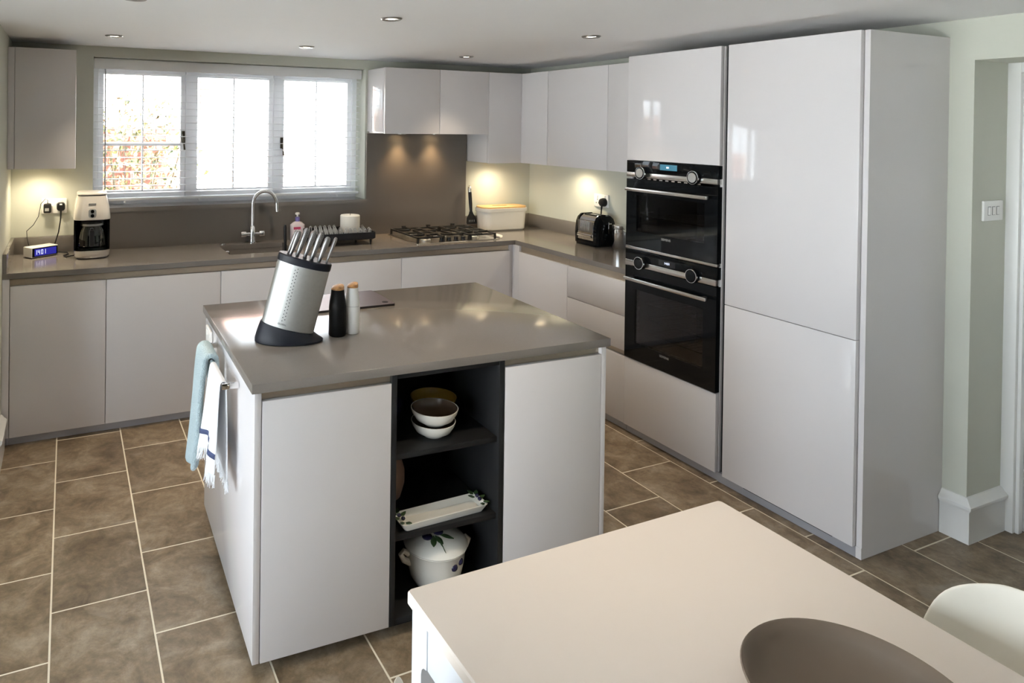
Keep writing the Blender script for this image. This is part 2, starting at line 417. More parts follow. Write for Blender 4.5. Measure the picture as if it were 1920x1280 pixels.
# skirting
SK = [(0, 0), (0.02, 0), (0.02, 0.132), (0.025, 0.140), (0.030, 0.148), (0.030, 0.157), (0.024, 0.164), (0.017, 0.169), (0.012, 0.178), (0.006, 0.184), (0, 0.185)]
b = MB()
b.loft([[(-t, -2.899, z) for t, z in SK], [(-t, DY1-t, z) for t, z in SK], [(0.25, DY1-t, z) for t, z in SK]])
struct(b.build('baseboard_right', 'woodwork_white'), 'tall white moulded skirting wrapping the doorway corner', 'skirting')
b = MB(); b.loft([[(-t, DY0-0.001, z) for t, z in SK], [(-t, -5.7, z) for t, z in SK]])
struct(b.build('baseboard_near', 'woodwork_white'), 'white moulded skirting beyond the doorway', 'skirting')
b = MB(); b.loft([[(XL+t, -0.60, z) for t, z in SK], [(XL+t, -0.88, z) for t, z in SK]])
struct(b.build('baseboard_left', 'woodwork_white'), 'white skirting at the end of the left wall', 'skirting')

# door in the deep doorway
dr = struct(thing('door_1', 'white panelled door set back in the doorway', 'door', (0.32, -3.45, 0)))
dr['kind'] = 'structure'
MB().cells([-3.8745, -3.78, -3.50, -3.40, -3.12, -3.0305], [0.002, 0.22, 0.92, 1.06, 1.84, 1.9525], lambda i, j: i in (1, 3) and j in (1, 3), 0.315, 0.355, 'x').build('leaf', 'woodwork_white', dr)
for y0, y1 in ((-3.78, -3.50), (-3.40, -3.12)):
    for z0, z1 in ((0.22, 0.92), (1.06, 1.84)): box('panel', 'woodwork_white', dr, 0.328, 0.345, y0, y1, z0, z1)
fr = MB()
for y0, y1 in ((-3.030, DY1+0.001), (DY0-0.001, -3.875)):
    fr.box(0.252, 0.358, y0, y1, 0, DZ-0.001, 0.002)
fr.box(0.252, 0.358, -3.875, -3.030, 1.953, DZ-0.001, 0.002)
fr.box(0.268, 0.30, -3.044, -3.030, 0, 1.953, 0.003)
fr.build('frame', 'woodwork_white', dr)
for z in (0.28, 1.10, 1.76): MB().tube([(0.309, -3.032, z), (0.309, -3.032, z+0.08)], 0.006).build('hinge', 'steel', dr)
MB().tube([(0.315, -3.82, 1.0), (0.27, -3.82, 1.0), (0.265, -3.80, 1.0), (0.265, -3.71, 1.0)], 0.008).build('handle', 'chrome', dr)

# window over the sink
wn = struct(thing('window_1', 'white three-light casement window above the sink', 'window', ((WX0+WX1)/2, 0.2, WZ0)))
wn['kind'] = 'structure'
third = (WX1-WX0)/3
fb = MB().cells([WX0, WX0+0.035, WX0+third-0.024, WX0+third+0.024, WX0+2*third-0.024, WX0+2*third+0.024, WX1-0.035, WX1],
                [1.165, 1.205, 2.055, WZ1], lambda i, j: i in (1, 3, 5) and j == 1, 0.17, 0.25, 'y')
fb.build('window_frame', 'window_white', wn)
for k in range(3):
    a = WX0+0.035 if k == 0 else WX0+k*third+0.024
    c = WX1-0.035 if k == 2 else WX0+(k+1)*third-0.024
    z0, z1 = 1.207, 2.053
    a += 0.002; c -= 0.002
    xm, zm = (a+c)/2, 1.556
    bars = k == 0
    zs = [z0, z0+0.045, zm-0.011, zm+0.011, z1-0.042, z1] if bars else [z0, z0+0.045, z1-0.042, z1]
    sash = MB().cells([a, a+0.030, xm-0.0045, xm+0.0045, c-0.030, c], zs, lambda i, j: i in (1, 3) and j in (1, 3), 0.185, 0.232, 'y').build('casement', 'window_white', wn)
    for (p0, p1) in ((a+0.028, xm-0.004), (xm+0.004, c-0.028)):
        for (r0, r1) in (((z0+0.043, zm-0.010), (zm+0.010, z1-0.04)) if bars else ((z0+0.043, z1-0.04),)):
            MB().box(p0, p1, 0.206, 0.212, r0, r1).build('pane', 'window_glass', sash)
    hx = {0: c-0.014, 1: c-0.014, 2: a+0.014}[k]
    if k != 1:
        hz = 1.60 if k == 0 else 1.56
        hd = MB().box(hx-0.011, hx+0.011, 0.172, 0.185, hz-0.035, hz+0.045, 0.003)
        hd.tube([(hx, 0.175, hz+0.02), (hx, 0.160, hz+0.015), (hx+0.004, 0.158, hz-0.05), (hx+0.008, 0.158, hz-0.085)], [0.008, 0.008, 0.005, 0.007])
        hd.build('casement_handle', 'brass_dark', wn)
sill = MB().box(WX0, WX1, 0.0, 0.17, WZ0, 1.165).box(WX0+0.055, WX1+0.006, -0.026, 0.0, WZ0, 1.165)
struct(sill.build('trim_1', 'quartz'), 'dark grey stone window sill', 'window sill')

# glazed garden doors, left of the picture
pw = struct(thing('window_2', 'wide white glazed garden doors in the outer wall', 'window', (XO-0.08, (PY0+PY1)/2, 0)))
pw['kind'] = 'structure'
n = 5; wd = (PY1-PY0)/n
for k in range(n):
    a, c = PY0+k*wd, PY0+(k+1)*wd
    f_ = MB().cells([a, a+0.07, c-0.07, c], [0, 0.09, PZ-0.07, PZ], lambda i, j: i == 1 and j == 1, XO-0.11, XO-0.05, 'x').build('door_frame', 'window_white', pw)
    MB().box(XO-0.085, XO-0.078, a+0.068, c-0.068, 0.088, PZ-0.068).build('pane', 'window_glass', f_)

# venetian blind in the window recess
bl = thing('venetian_blind', 'white wooden venetian blind with open slats hanging in the window recess', 'blind', (-2.368, 0.1, 1.19))
BX0, BX1 = WX0+0.004, WX1-0.008
box('valance', 'slat_white', bl, BX0, BX1, 0.052, 0.066, 2.034, 2.100, 0.002)
box('head_rail', 'slat_white', bl, BX0+0.004, BX1-0.004, 0.076, 0.126, 2.045, 2.095, 0.002)
sl = None
for k in range(18):
    z = 2.018 - 0.0455*k
    if sl is None:
        sl = MB().box(-0.908, 0.908, -0.021, 0.021, -0.0013, 0.0013, 0.0008, 1).build('slat', 'slat_white', bl, raw=True)
        o = sl
    else:
        o = sl.copy(); COL.objects.link(o); o.parent = bl
    o.location = (0.0, 0.001, z-1.19); o.rotation_euler = (math.radians(3), 0, 0)
box('bottom_rail', 'slat_white', bl, BX0+0.006, BX1-0.006, 0.076, 0.126, 1.196, 1.213, 0.003)
for x in (-3.09, -2.62, -2.12, -1.64):
    MB().tube([(x, 0.0735, 2.045), (x, 0.0735, 1.19)], 0.0011, 6).tube([(x, 0.1285, 2.045), (x, 0.1285, 1.19)], 0.0011, 6).build('ladder_cord', 'slat_white', bl)
    MB().lathe([(0.004, 0), (0.007, 0.004), (0.005, 0.012)], (x, 0.0735, 1.182), 10).build('cord_button', 'slat_white', bl)
MB().tube([(-3.214, 0.070, 2.035), (-3.212, 0.067, 1.95), (-3.210, 0.067, 1.27)], 0.0042, 8).build('tilt_wand', 'plinth_grey', bl)

# outside, seen through the panes
gp = MB().cells([-40, XO-0.15, 0.36, 40], [-40, YB-0.15, 0.3, 40], lambda i, j: i == 1 and j == 1, -0.2, -0.12)
struct(gp.build('ground', 'paving'), 'pale paving outside the house', 'ground')
gw = thing('garden_wall', 'red brick garden wall seen through the left casement', 'wall', (-3.1, 2.7, -0.12))
box('mortar_core', 'mortar', gw, -4.5, -2.32, 2.612, 2.80, -0.12, 1.66, 0)
brick_me = None
for j in range(13):
    for i in range(9):
        x = -4.31 + i*0.225 + (0.1125 if j % 2 else 0)
        if x > -2.40: continue
        z = 0.72 + j*0.075
        if brick_me is None:
            o = MB().box(-0.1075, 0.1075, -0.05, 0.05, -0.0325, 0.0325, 0.004, 1).build('brick', 'red_brick', gw, raw=True); brick_me = o.data
        else:
            o = D.objects.new('brick', brick_me); COL.objects.link(o); o.parent = gw
        o.location = Vector((x, 2.65, z)) - Vector((-3.1, 2.7, -0.12))
sb = thing('shrub', 'leafy autumn shrub growing against the garden wall', 'shrub', (-2.85, 2.3, -0.12))
lf = MB(); rnd = random.Random(3)
for k in range(1500):
    a, h_ = rnd.uniform(0, 2*PI), rnd.uniform(0.4, 1.85)
    rr = 0.42*math.sqrt(rnd.random())*(1.15-0.35*abs(h_-1.0))
    p = Vector((-2.85+1.5*rr*math.cos(a), 2.3+0.42*rr*math.sin(a), h_+0.15*math.sin(5*a)))
    u = Vector((rnd.uniform(-1, 1), rnd.uniform(-1, 1), rnd.uniform(-1, 1))).normalized(); v = u.orthogonal().normalized()
    s_ = rnd.uniform(0.022, 0.045)
    lf.bm.faces.new([lf.bm.verts.new(p+u*s_), lf.bm.verts.new(p+v*s_*0.5), lf.bm.verts.new(p-u*s_), lf.bm.verts.new(p-v*s_*0.5)])
tag(lf.build('foliage', 'shrub_leaf', sb), kind='stuff')
st = MB()
for k in range(6):
    a = k*PI/3
    st.tube([(-2.85+0.03*math.cos(a), 2.3+0.03*math.sin(a), -0.12), (-2.85+0.2*math.cos(a), 2.3+0.08*math.sin(a), 0.6), (-2.85+0.42*math.cos(a), 2.3+0.12*math.sin(a), 1.4)], [0.02, 0.014, 0.006], 6)
st.build('stem', 'brass_dark', sb)
nh = thing('neighbouring_house', 'white rendered neighbouring house with brick panel beyond the garden', 'building', (1.0, 9.0, -0.12))
box('wall', 'render_white', nh, -5.0, 7.0, 8.0, 12.0, -0.12, 2.62, 0)
MB().prism([(7.8, 2.62), (12.2, 2.62), (10.0, 3.75)], -5.2, 7.2, 'x').build('roof', 'roof_tile', nh)
box('brick_panel', 'red_brick', nh, -1.25, -0.80, 7.9, 8.0, 1.95, 2.46, 0)
wf = MB().cells([2.0, 2.08, 2.6, 2.68, 3.2, 3.28], [1.2, 1.28, 2.3, 2.38], lambda i, j: i in (1, 3) and j == 1, 7.93, 8.0, 'y').build('window', 'window_white', nh)
MB().box(2.07, 3.21, 7.965, 7.975, 1.27, 2.31).build('pane', 'black_gloss', wf)

# ------------------------------------------------------------------ base units along the window wall
YF = -0.5824          # worktop front, window run
DOORY = -0.577
def carcass(parent, x0, x1, y0, y1, z0, z1, t=0.016, front='-y'):
    b = MB()
    if front == '-y':
        b.box(x0, x0+t, y0, y1, z0, z1).box(x1-t, x1, y0, y1, z0, z1).box(x0+t, x1-t, y0, y1, z0, z0+t).box(x0+t, x1-t, y1-0.008, y1, z0+t, z1)
    else:   # front faces -x
        b.box(x0, x1, y0, y0+t, z0, z1).box(x0, x1, y1-t, y1, z0, z1).box(x0, x1, y0+t, y1-t, z0, z0+t).box(x1-0.008, x1, y0+t, y1-t, z0+t, z1)
    return b.build('carcass', 'matt_carcass', parent)
def base_y(x0, x1, label, fill0=0.0):
    t = thing('base_cabinet', label, 'cabinet', ((x0+x1)/2, -0.3, 0), 'base cabinets under the window worktop')
    carcass(t, x0+0.001, x1-0.001, -0.5475, -0.022, ZP, 0.80 if 'sink' in label else 0.874)
    box('door', 'gloss_white', t, x0+0.0015, x1-0.0015, DOORY, DOORY+0.02, ZP, ZD, 0.0012)
    MB().box(x0, x1, -0.5555, -0.548, ZD-0.035, 0.8755).box(x0, x1, -0.5555, -0.548+0.0, 0.868, 0.8755).build('finger_channel', 'channel_metal', t)
    box('plinth', 'plinth_grey', t, x0, x1, -0.552, -0.537, 0.001, ZP-0.001, 0)
    return t
base_y(-3.699, -3.229, 'narrower white gloss base cabinet at the left end, below the alarm clock')
base_y(-3.229, -2.603, 'white gloss base cabinet below the coffee machine')
base_y(-2.603, -1.963, 'white gloss base cabinet under the sink')
base_y(-1.963, -1.430, 'white gloss base cabinet beneath the dish rack')
base_y(-1.430, -0.585, 'wide white gloss base cabinet under the gas hob')
ep = thing('end_panel', 'white filler panel between left base cabinet and wall', 'panel', (-3.717, -0.3, 0))
box('filler', 'gloss_white', ep, XL+0.001, -3.7005, DOORY, -0.03, ZP, 0.875)
box('plinth', 'plinth_grey', ep, XL+0.001, -3.7005, -0.552, -0.537, 0.001, ZP-0.001, 0)

# ------------------------------------------------------------------ base units along the right wall
XF = -0.56
cp_ = thing('corner_post', 'white corner post where the two cabinet runs meet', 'panel', (-0.55, -0.59, 0))
MB().box(-0.583, -0.552, -0.560, -0.545, ZP, 0.875).box(-0.553, -0.536, -0.640, -0.560, ZP, 0.875).build('filler', 'gloss_white', cp_)
box('plinth', 'plinth_grey', cp_, -0.54, -0.528, -0.66, -0.53, 0.001, ZP-0.001, 0)
t = thing('corner_cabinet', 'white gloss corner base cabinet left of the drawers', 'cabinet', (-0.3, -0.9, 0))
carcass(t, -0.5295, -0.022, -1.147, -0.641, ZP, 0.874, front='-x')
box('door', 'gloss_white', t, XF+0.003, XF+0.022, -1.1465, -0.6415, ZP, ZD, 0.0012)
box('finger_channel', 'channel_metal', t, -0.5375, -0.530, -1.147, -0.641, ZD-0.035, 0.8755, 0)
box('plinth', 'plinth_grey', t, -0.535, -0.522, -1.147, -0.661, 0.001, ZP-0.001, 0)
t = thing('drawer_cabinet', 'white gloss three-drawer base cabinet beside the ovens', 'cabinet', (-0.3, -1.4, 0))
carcass(t, -0.5295, -0.022, -1.639, -1.1485, ZP, 0.874, front='-x')
for z0, z1 in ((0.644, ZD), (0.450, 0.641), (ZP, 0.418)): box('drawer', 'gloss_white', t, XF+0.003, XF+0.022, -1.639, -1.1495, z0, z1, 0.0012)
for z0, z1 in ((ZD-0.035, 0.8755), (0.410, 0.456)): box('finger_channel', 'channel_metal', t, -0.5375, -0.530, -1.639, -1.1485, z0, z1, 0)
box('plinth', 'plinth_grey', t, -0.535, -0.522, -1.639, -1.1485, 0.001, ZP-0.001, 0)

# ------------------------------------------------------------------ worktop, upstands, splashback
SX0, SX1, SY0, SY1 = -2.525, -2.10, -0.452, -0.115
wt = MB().cells([XL+0.001, SX0, SX1, -0.547, -0.001], [-1.6395, YF, SY0, SY1, -0.001], lambda i, j: (j == 0 and i < 3) or (i == 1 and j == 2), 0.876, H)
es = [e for e in wt.bm.edges if all(abs(v.co.z-H) < 1e-4 for v in e.verts) and len(e.link_faces) == 2 and abs(e.link_faces[0].normal.dot(e.link_faces[1].normal)) < 0.5]
o = wt.build('worktop', 'quartz', None, off=(-1.8, -0.3, 0.876))
tag(o, 'warm grey stone L-shaped worktop running under the window', 'worktop')
o = MB().box(XL+0.001, WX0+0.075, -0.021, -0.001, H, 1.006, 0.001).box(XL+0.001, XL+0.021, -0.575, -0.021, H, 1.006, 0.001).build('upstand', 'quartz', None, off=(-3.5, -0.01, H))
tag(o, 'low grey stone upstand behind the clock and coffee machine', 'upstand', 'stone upstands')
o = MB().box(-0.609, -0.001, -0.021, -0.001, H, 1.006, 0.001).box(-0.021, -0.001, -1.6395, -0.021, H, 1.006, 0.001).build('upstand', 'quartz', None, off=(-0.3, -0.01, H))
tag(o, 'low grey stone upstand behind the bread bin and toaster', 'upstand', 'stone upstands')
o = MB().box(WX0+0.0755, -1.446, -0.021, -0.001, H, WZ0-0.0005).box(-1.446, -0.610, -0.021, -0.001, H, 1.6405).build('splashback', 'splash_stone', None, off=(-1.9, -0.01, H))
tag(o, 'tall brown-grey stone splashback behind the hob and sink', 'splashback')

# ------------------------------------------------------------------ wall units
UY = -0.307
def wall_y(x0, x1, z0, z1, label, name='wall_cabinet', depth0=-0.002):
    t = thing(name, label, 'cabinet', ((x0+x1)/2, -0.15, z0), 'white gloss wall cabinets')
    box('carcass', 'gloss_white', t, x0+0.0005, x1-0.0005, UY+0.021, depth0, z0+0.002, z1, 0.001)
    box('door', 'gloss_white', t, x0+0.0012, x1-0.0012, UY, UY+0.019, z0, z1, 0.0012)
    return t
def wall_x(y0, y1, z0, z1, label):
    t = thing('wall_cabinet', label, 'cabinet', (-0.15, (y0+y1)/2, z0), 'white gloss wall cabinets')
    box('carcass', 'gloss_white', t, UY+0.021, -0.002, y0+0.0005, y1-0.0005, z0+0.002, z1, 0.001)
    box('door', 'gloss_white', t, UY, UY+0.019, y0+0.0012, y1-0.0012, z0, z1, 0.0012)
    return t
ZT = 2.098
t = wall_y(-3.700, -3.386, 1.430, 2.108, 'white gloss wall cabinet left of the window')
o = MB().box(XL+0.001, -3.7005, UY+0.004, -0.002, 1.430, 2.108, 0.001).build('filler_panel', 'gloss_white', None, off=(-3.717, -0.15, 1.43))
tag(o, 'narrow white filler between left wall cabinet and wall', 'panel')
hood = thing('extractor_cabinet', 'white gloss two-door extractor cabinet above the gas hob', 'cabinet', (-1.02, -0.15, 1.644))
box('carcass', 'gloss_white', hood, -1.436, -0.5985, UY+0.021, -0.002, 1.655, ZT, 0.001)
box('extractor_base', 'steel_satin', hood, -1.43, -0.605, UY+0.021, -0.022, 1.643, 1.655, 0.001)
box('door', 'gloss_white', hood, -1.436, -1.0095, UY, UY+0.019, 1.642, ZT, 0.0012)
box('door', 'gloss_white', hood, -1.0065, -0.5985, UY, UY+0.019, 1.642, ZT, 0.0012)
wall_y(-0.597, UY-0.0005, 1.430, ZT, 'white gloss wall cabinet between extractor and corner')
cw = wall_x(-0.611, -0.0025, 1.430, ZT, 'narrow-fronted white gloss wall cabinet filling the corner')
wall_x(-1.206, -0.612, 1.430, ZT, 'widest white gloss wall cabinet above the toaster')
wall_x(-1.6395, -1.207, 1.430, ZT, 'white gloss wall cabinet next to the oven tower')

# ------------------------------------------------------------------ tall units
YT = -1.6406; YE = YT-0.597; YG = -2.278; YH = -2.875
tw = thing('oven_tower', 'tall white gloss oven tower holding two black ovens', 'cabinet', (-0.28, -1.95, 0))
b = MB().box(-0.535, -0.002, YT-0.018, YT-0.0005, ZP, ZT).box(-0.535, -0.002, YE-0.003, YE+0.015, ZP, ZT)
for z0, z1 in ((ZP, ZP+0.018), (0.408, 0.426), (1.524, 1.540), (ZT-0.018, ZT)): b.box(-0.535, -0.002, YE+0.015, YT-0.018, z0, z1)
b.box(-0.012, -0.002, YE+0.015, YT-0.018, ZP+0.018, ZT-0.018)
b.build('carcass', 'matt_carcass', tw)
box('top_door', 'gloss_white', tw, XF, XF+0.022, YE, YT-0.0015, 1.524, ZT, 0.0012)
box('bottom_drawer', 'gloss_white', tw, XF, XF+0.022, YE, YT-0.0015, ZP, 0.424, 0.0012)
box('plinth', 'plinth_grey', tw, -0.535, -0.52, YE, YT-0.0005, 0.001, ZP-0.001, 0)
ff = thing('fridge_tower', 'tall white gloss fridge freezer unit with glossy side panel', 'cabinet', (-0.28, -2.58, 0))
b = MB().box(-0.535, -0.002, YH+0.001, YG-0.001, ZP+0.002, ZT-0.001, 0)
b.build('carcass', 'matt_carcass', ff)
box('grip_channel', 'charcoal', ff, -0.525, -0.50, YG+0.002, YE-0.005, ZP, ZT, 0)  # charcoal colour stands in for the shade deep in the gap
box('upper_door', 'gloss_white', ff, XF, XF+0.022, YH, YG, 0.868, ZT, 0.0012)
box('lower_door', 'gloss_white', ff, XF, XF+0.022, YH, YG, ZP, 0.865, 0.0012)
MB().prism([(-0.540, 0.001), (-0.540, ZP), (-0.537, ZP), (-0.537, ZT), (-0.001, ZT), (-0.001, 0.001)], YH-0.022, YH-0.0008, 'y').build('side_panel', 'gloss_white', ff)
pl = box('plinth', 'plinth_grey', ff, -0.540, -0.522, YH, YE-0.003, 0.001, ZP-0.001, 0)
box('vent_slot', 'mat_black', pl, -0.5425, -0.540, YH+0.09, YG-0.10, ZP-0.012, ZP-0.003, 0)

# ------------------------------------------------------------------ ovens
def rot_to_x():      # text plane facing -x, reading towards -y
    return Matrix(((0, 0, -1, 0), (-1, 0, 0, 0), (0, 1, 0, 0), (0, 0, 0, 1)))
def oven(label, z0, z1, zs0, zs1, zh, wz0, wz1, upper):
    t = thing('oven', label, 'oven', (-0.3, -1.94, z0), 'built-in ovens')
    a, c = YE+0.002, YT-0.0035
    X0 = XF-0.004
    body = MB().box(-0.53, -0.06, YE+0.02, YT-0.022, z0+0.004, z0+0.03).box(-0.53, -0.06, YE+0.02, YT-0.022, z1-0.03, z1-0.004)
    body.box(-0.08, -0.06, YE+0.02, YT-0.022, z0+0.03, z1-0.03).box(-0.53, -0.08, YE+0.02, YE+0.055, z0+0.03, z1-0.03).box(-0.53, -0.08, YT-0.057, YT-0.022, z0+0.03, z1-0.03)
    body.build('cavity', 'mat_black', t)
    zdoor = zs0-0.004 if not upper else zs0-0.012
    box('control_panel', 'black_gloss', t, X0, XF+0.03, a, c, zs1, z1-0.001, 0.001)
    box('steel_strip', 'steel', t, X0-0.0015, XF+0.03, a+0.004, c, zs0, zs1-0.0005, 0.001)
    wy0, wy1 = a+0.075, c-0.075
    door = MB().cells([a, wy0, wy1, c], [z0+(0.016 if upper else 0.001), wz0, wz1, zdoor], lambda i, j: i == 1 and j == 1, X0, XF+0.03, 'x').build('door', 'black_gloss', t)
    MB().box(X0+0.001, X0+0.006, wy0, wy1, wz0, wz1).build('door_glass', 'oven_glass', door)
    hb = MB().box(X0-0.044, X0-0.028, a+0.03, c-0.03, zh-0.009, zh+0.009, 0.003)
    hb.build('handle_bar', 'steel', door)
    for y in (a+0.06, c-0.06): box('handle_post', 'black_plastic', door, X0-0.028, X0, y-0.008, y+0.008, zh-0.006, zh+0.006, 0)
    if upper:
        box('lower_strip', 'steel', t, X0-0.001, XF+0.03, a, c, z0+0.001, z0+0.014, 0.001)
        v = MB()
        for k in range(11): v.box(X0+0.001, X0+0.004, c-0.09-k*0.04, c-0.07-k*0.04, zs0-0.009, zs0-0.003)
        tag(v.build('vent_slots', 'steel', t), kind='stuff')
    zk = zs1-0.001 if upper else zs1-0.004
    for y in (c-0.118, a+0.130):
        kn = MB().lathe([(0.034, 0), (0.034, 0.020), (0.032, 0.024), (0.026, 0.025)], (0, 0, 0), 28).xf(Matrix.Translation((X0-0.001, y, zk)) @ rot_to_x()).build('knob', 'black_gloss', t)
        MB().lathe([(0.0345, 0.017), (0.0352, 0.020), (0.0335, 0.0245), (0.0315, 0.0245), (0.031, 0.019)], (0, 0, 0), 28, cap0=False, cap1=False).xf(Matrix.Translation((X0-0.001, y, zk)) @ rot_to_x()).build('knob_ring', 'chrome', kn)
        if upper: MB().lathe([(0.025, 0.0245), (0.024, 0.027)], (0, 0, 0), 24).xf(Matrix.Translation((X0-0.001, y, zk)) @ rot_to_x()).build('knob_face', 'steel_satin', kn)
    ym = (a+c)/2
    if upper:
        dp = box('display', 'oven_display', t, X0-0.0012, X0, ym-0.05, ym+0.06, z1-0.042, z1-0.012, 0)
        box('display_icon', 'lcd_digit', dp, X0-0.0018, X0-0.0012, ym+0.002, ym+0.018, z1-0.031, z1-0.023, 0)
    else:
        dp = box('display', 'oven_display_dark', t, X0-0.0012, X0, ym-0.05, ym+0.06, z1-0.052, z1-0.022, 0)
        MB().text('14:01', 0.017, Matrix.Translation((X0-0.0016, ym+0.004, z1-0.037)) @ rot_to_x()).build('display_digits', 'lcd_digit', dp)
    MB().text('SIEMENS', 0.0165, Matrix.Translation((X0-0.0006, ym+0.015, z0+(0.083 if upper else 0.076))) @ rot_to_x()).build('lettering', 'grey_print', door)
    for zr in ((wz0+0.075,) if upper else (wz0+0.05, wz0+0.13, wz0+0.215)):
        rk = MB().tube([(-0.50, YE+0.058, zr), (-0.50, YT-0.06, zr)], 0.003, 6).tube([(-0.12, YE+0.058, zr), (-0.12, YT-0.06, zr)], 0.003, 6)
        for k in range(14): rk.tube([(-0.50, YE+0.08+k*0.034, zr), (-0.12, YE+0.08+k*0.034, zr)], 0.0015, 5)
        rk.build('wire_shelf', 'chrome', t)
    return t
oven('black compact upper oven with blue display above the larger oven', 1.034, 1.5225, 1.432, 1.458, 1.366, 1.135, 1.335, True)
oven('black lower oven with wire shelves behind its glass door', 0.4275, 1.032, 0.942, 0.972, 0.875, 0.520, 0.815, False)

# ------------------------------------------------------------------ sink, tap, hob
t = thing('sink', 'undermounted grey-brown sink bowl with chrome waste', 'sink', (-2.31, -0.28, 0.876))
b = MB()
outer = [(SX0-0.012, SX1+0.012, SY0-0.012, SY1+0.012, 0.02, z) for z in (0.8755, 0.700)]
inner = [(SX0-0.002, SX1+0.002, SY0-0.002, SY1+0.002, 0.018, 0.8755), (SX0, SX1, SY0, SY1, 0.02, 0.74), (SX0+0.02, SX1-0.02, SY0+0.02, SY1-0.02, 0.03, 0.712)]
b.loft(rings_rr([outer[1], outer[0], *inner]))
b.build('bowl', 'quartz', t)
MB().lathe([(0.001, 0), (0.042, 0), (0.044, 0.003), (0.040, 0.005), (0.03, 0.003), (0.001, 0.003)], (-2.30, -0.30, 0.712), 28).build('waste', 'chrome', t)
MB().lathe([(0.001, 0), (0.016, 0), (0.016, 0.005), (0.012, 0.007), (0.001, 0.007)], (0, 0, 0), 20).xf(Matrix.Translation((-2.47, SY1-0.003, 0.855)) @ Matrix.Rotation(PI/2, 4, 'X')).build('overflow', 'chrome', t)
o = MB().lathe([(0.001, 0), (0.02, 0), (0.02, 0.006), (0.016, 0.009), (0.001, 0.009)], (-2.49, -0.088, H), 20).build('waste_control', 'chrome', None, off=(-2.49, -0.088, H))
tag(o, 'small round chrome waste control set in worktop behind the sink', 'control')

t = thing('kitchen_tap', 'chrome swan-neck mixer tap with two crosshead handles', 'tap', (-2.294, -0.077, H))
MB().lathe([(0.027, 0), (0.027, 0.006), (0.021, 0.010), (0.0185, 0.03), (0.0185, 0.105), (0.013, 0.115)], (-2.294, -0.077, H), 24).build('body', 'chrome', t)
pts = [(-2.294, -0.077, H+0.10), (-2.294, -0.077, H+0.25)]
for k in range(1, 15):
    a = PI - k*PI*1.0/14
    pts.append((-2.215+0.079*math.cos(a), -0.077-0.03*(1-math.cos(PI-a))/2, H+0.25+0.094*math.sin(a)))
pts.append((-2.135, -0.108, H+0.213))
MB().tube(pts, 0.0112, 14).build('spout', 'chrome', t)
MB().tube([(-2.135, -0.108, H+0.222), (-2.134, -0.108, H+0.206)], 0.0125, 14).build('nozzle', 'chrome', t)
for s_ in (-1, 1):
    hd = MB().tube([(-2.294, -0.077, H+0.06), (-2.294+s_*0.045, -0.077, H+0.06)], 0.012, 14).tube([(-2.294+s_*0.045, -0.077, H+0.06), (-2.294+s_*0.052, -0.077, H+0.06), (-2.294+s_*0.078, -0.077, H+0.06)], [0.02, 0.021, 0.019], 18)
    hd.tube([(-2.294+s_*0.066, -0.077, H+0.06), (-2.294+s_*0.070, -0.10, H+0.075)], 0.0055, 10)
    hd.build('handle', 'chrome', t)

t = thing('washing_up_brush', 'black washing-up brush standing upright in the sink', 'brush', (-2.145, -0.35, 0.715))
MB().tube([(-2.145, -0.35, 0.735), (-2.146, -0.352, 0.85), (-2.150, -0.355, 0.95), (-2.152, -0.357, 1.04), (-2.151, -0.357, 1.058)], [0.012, 0.007, 0.010, 0.011, 0.007], 12).build('handle', 'black_plastic', t)
MB().box(-2.168, -2.122, -0.362, -0.338, 0.716, 0.742, 0.006).build('head', 'black_plastic', t)

# hob
hx0, hx1, hy0, hy1 = -1.29, -0.635, -0.522, -0.055
t = thing('gas_hob', 'stainless steel gas hob with black cast iron pan supports', 'hob', (-0.96, -0.29, H))
b = MB(); b.loft(rings_rr([(hx0, hx1, hy0, hy1, 0.012, H), (hx0, hx1, hy0, hy1, 0.012, H+0.003), (hx0+0.006, hx1-0.006, hy0+0.006, hy1-0.006, 0.012, H+0.006), (hx0+0.012, hx1-0.012, hy0+0.012, hy1-0.012, 0.012, H+0.0045)]))
b.build('steel_base', 'steel', t)
burn = [(-1.16, -0.40, 0.034), (-1.15, -0.17, 0.040), (-0.97, -0.25, 0.052), (-0.77, -0.39, 0.028), (-0.77, -0.17, 0.040)]
for bx_, by_, r in burn:
    bu = MB().lathe([(r*1.05, 0.004), (r*1.05, 0.012), (r*0.8, 0.018)], (bx_, by_, H), 24).build('burner', 'steel_satin', t)
    MB().lathe([(r*0.78, 0.0185), (r*0.82, 0.020), (r*0.80, 0.027), (r*0.6, 0.029)], (bx_, by_, H), 24).build('burner_cap', 'black_iron', bu)
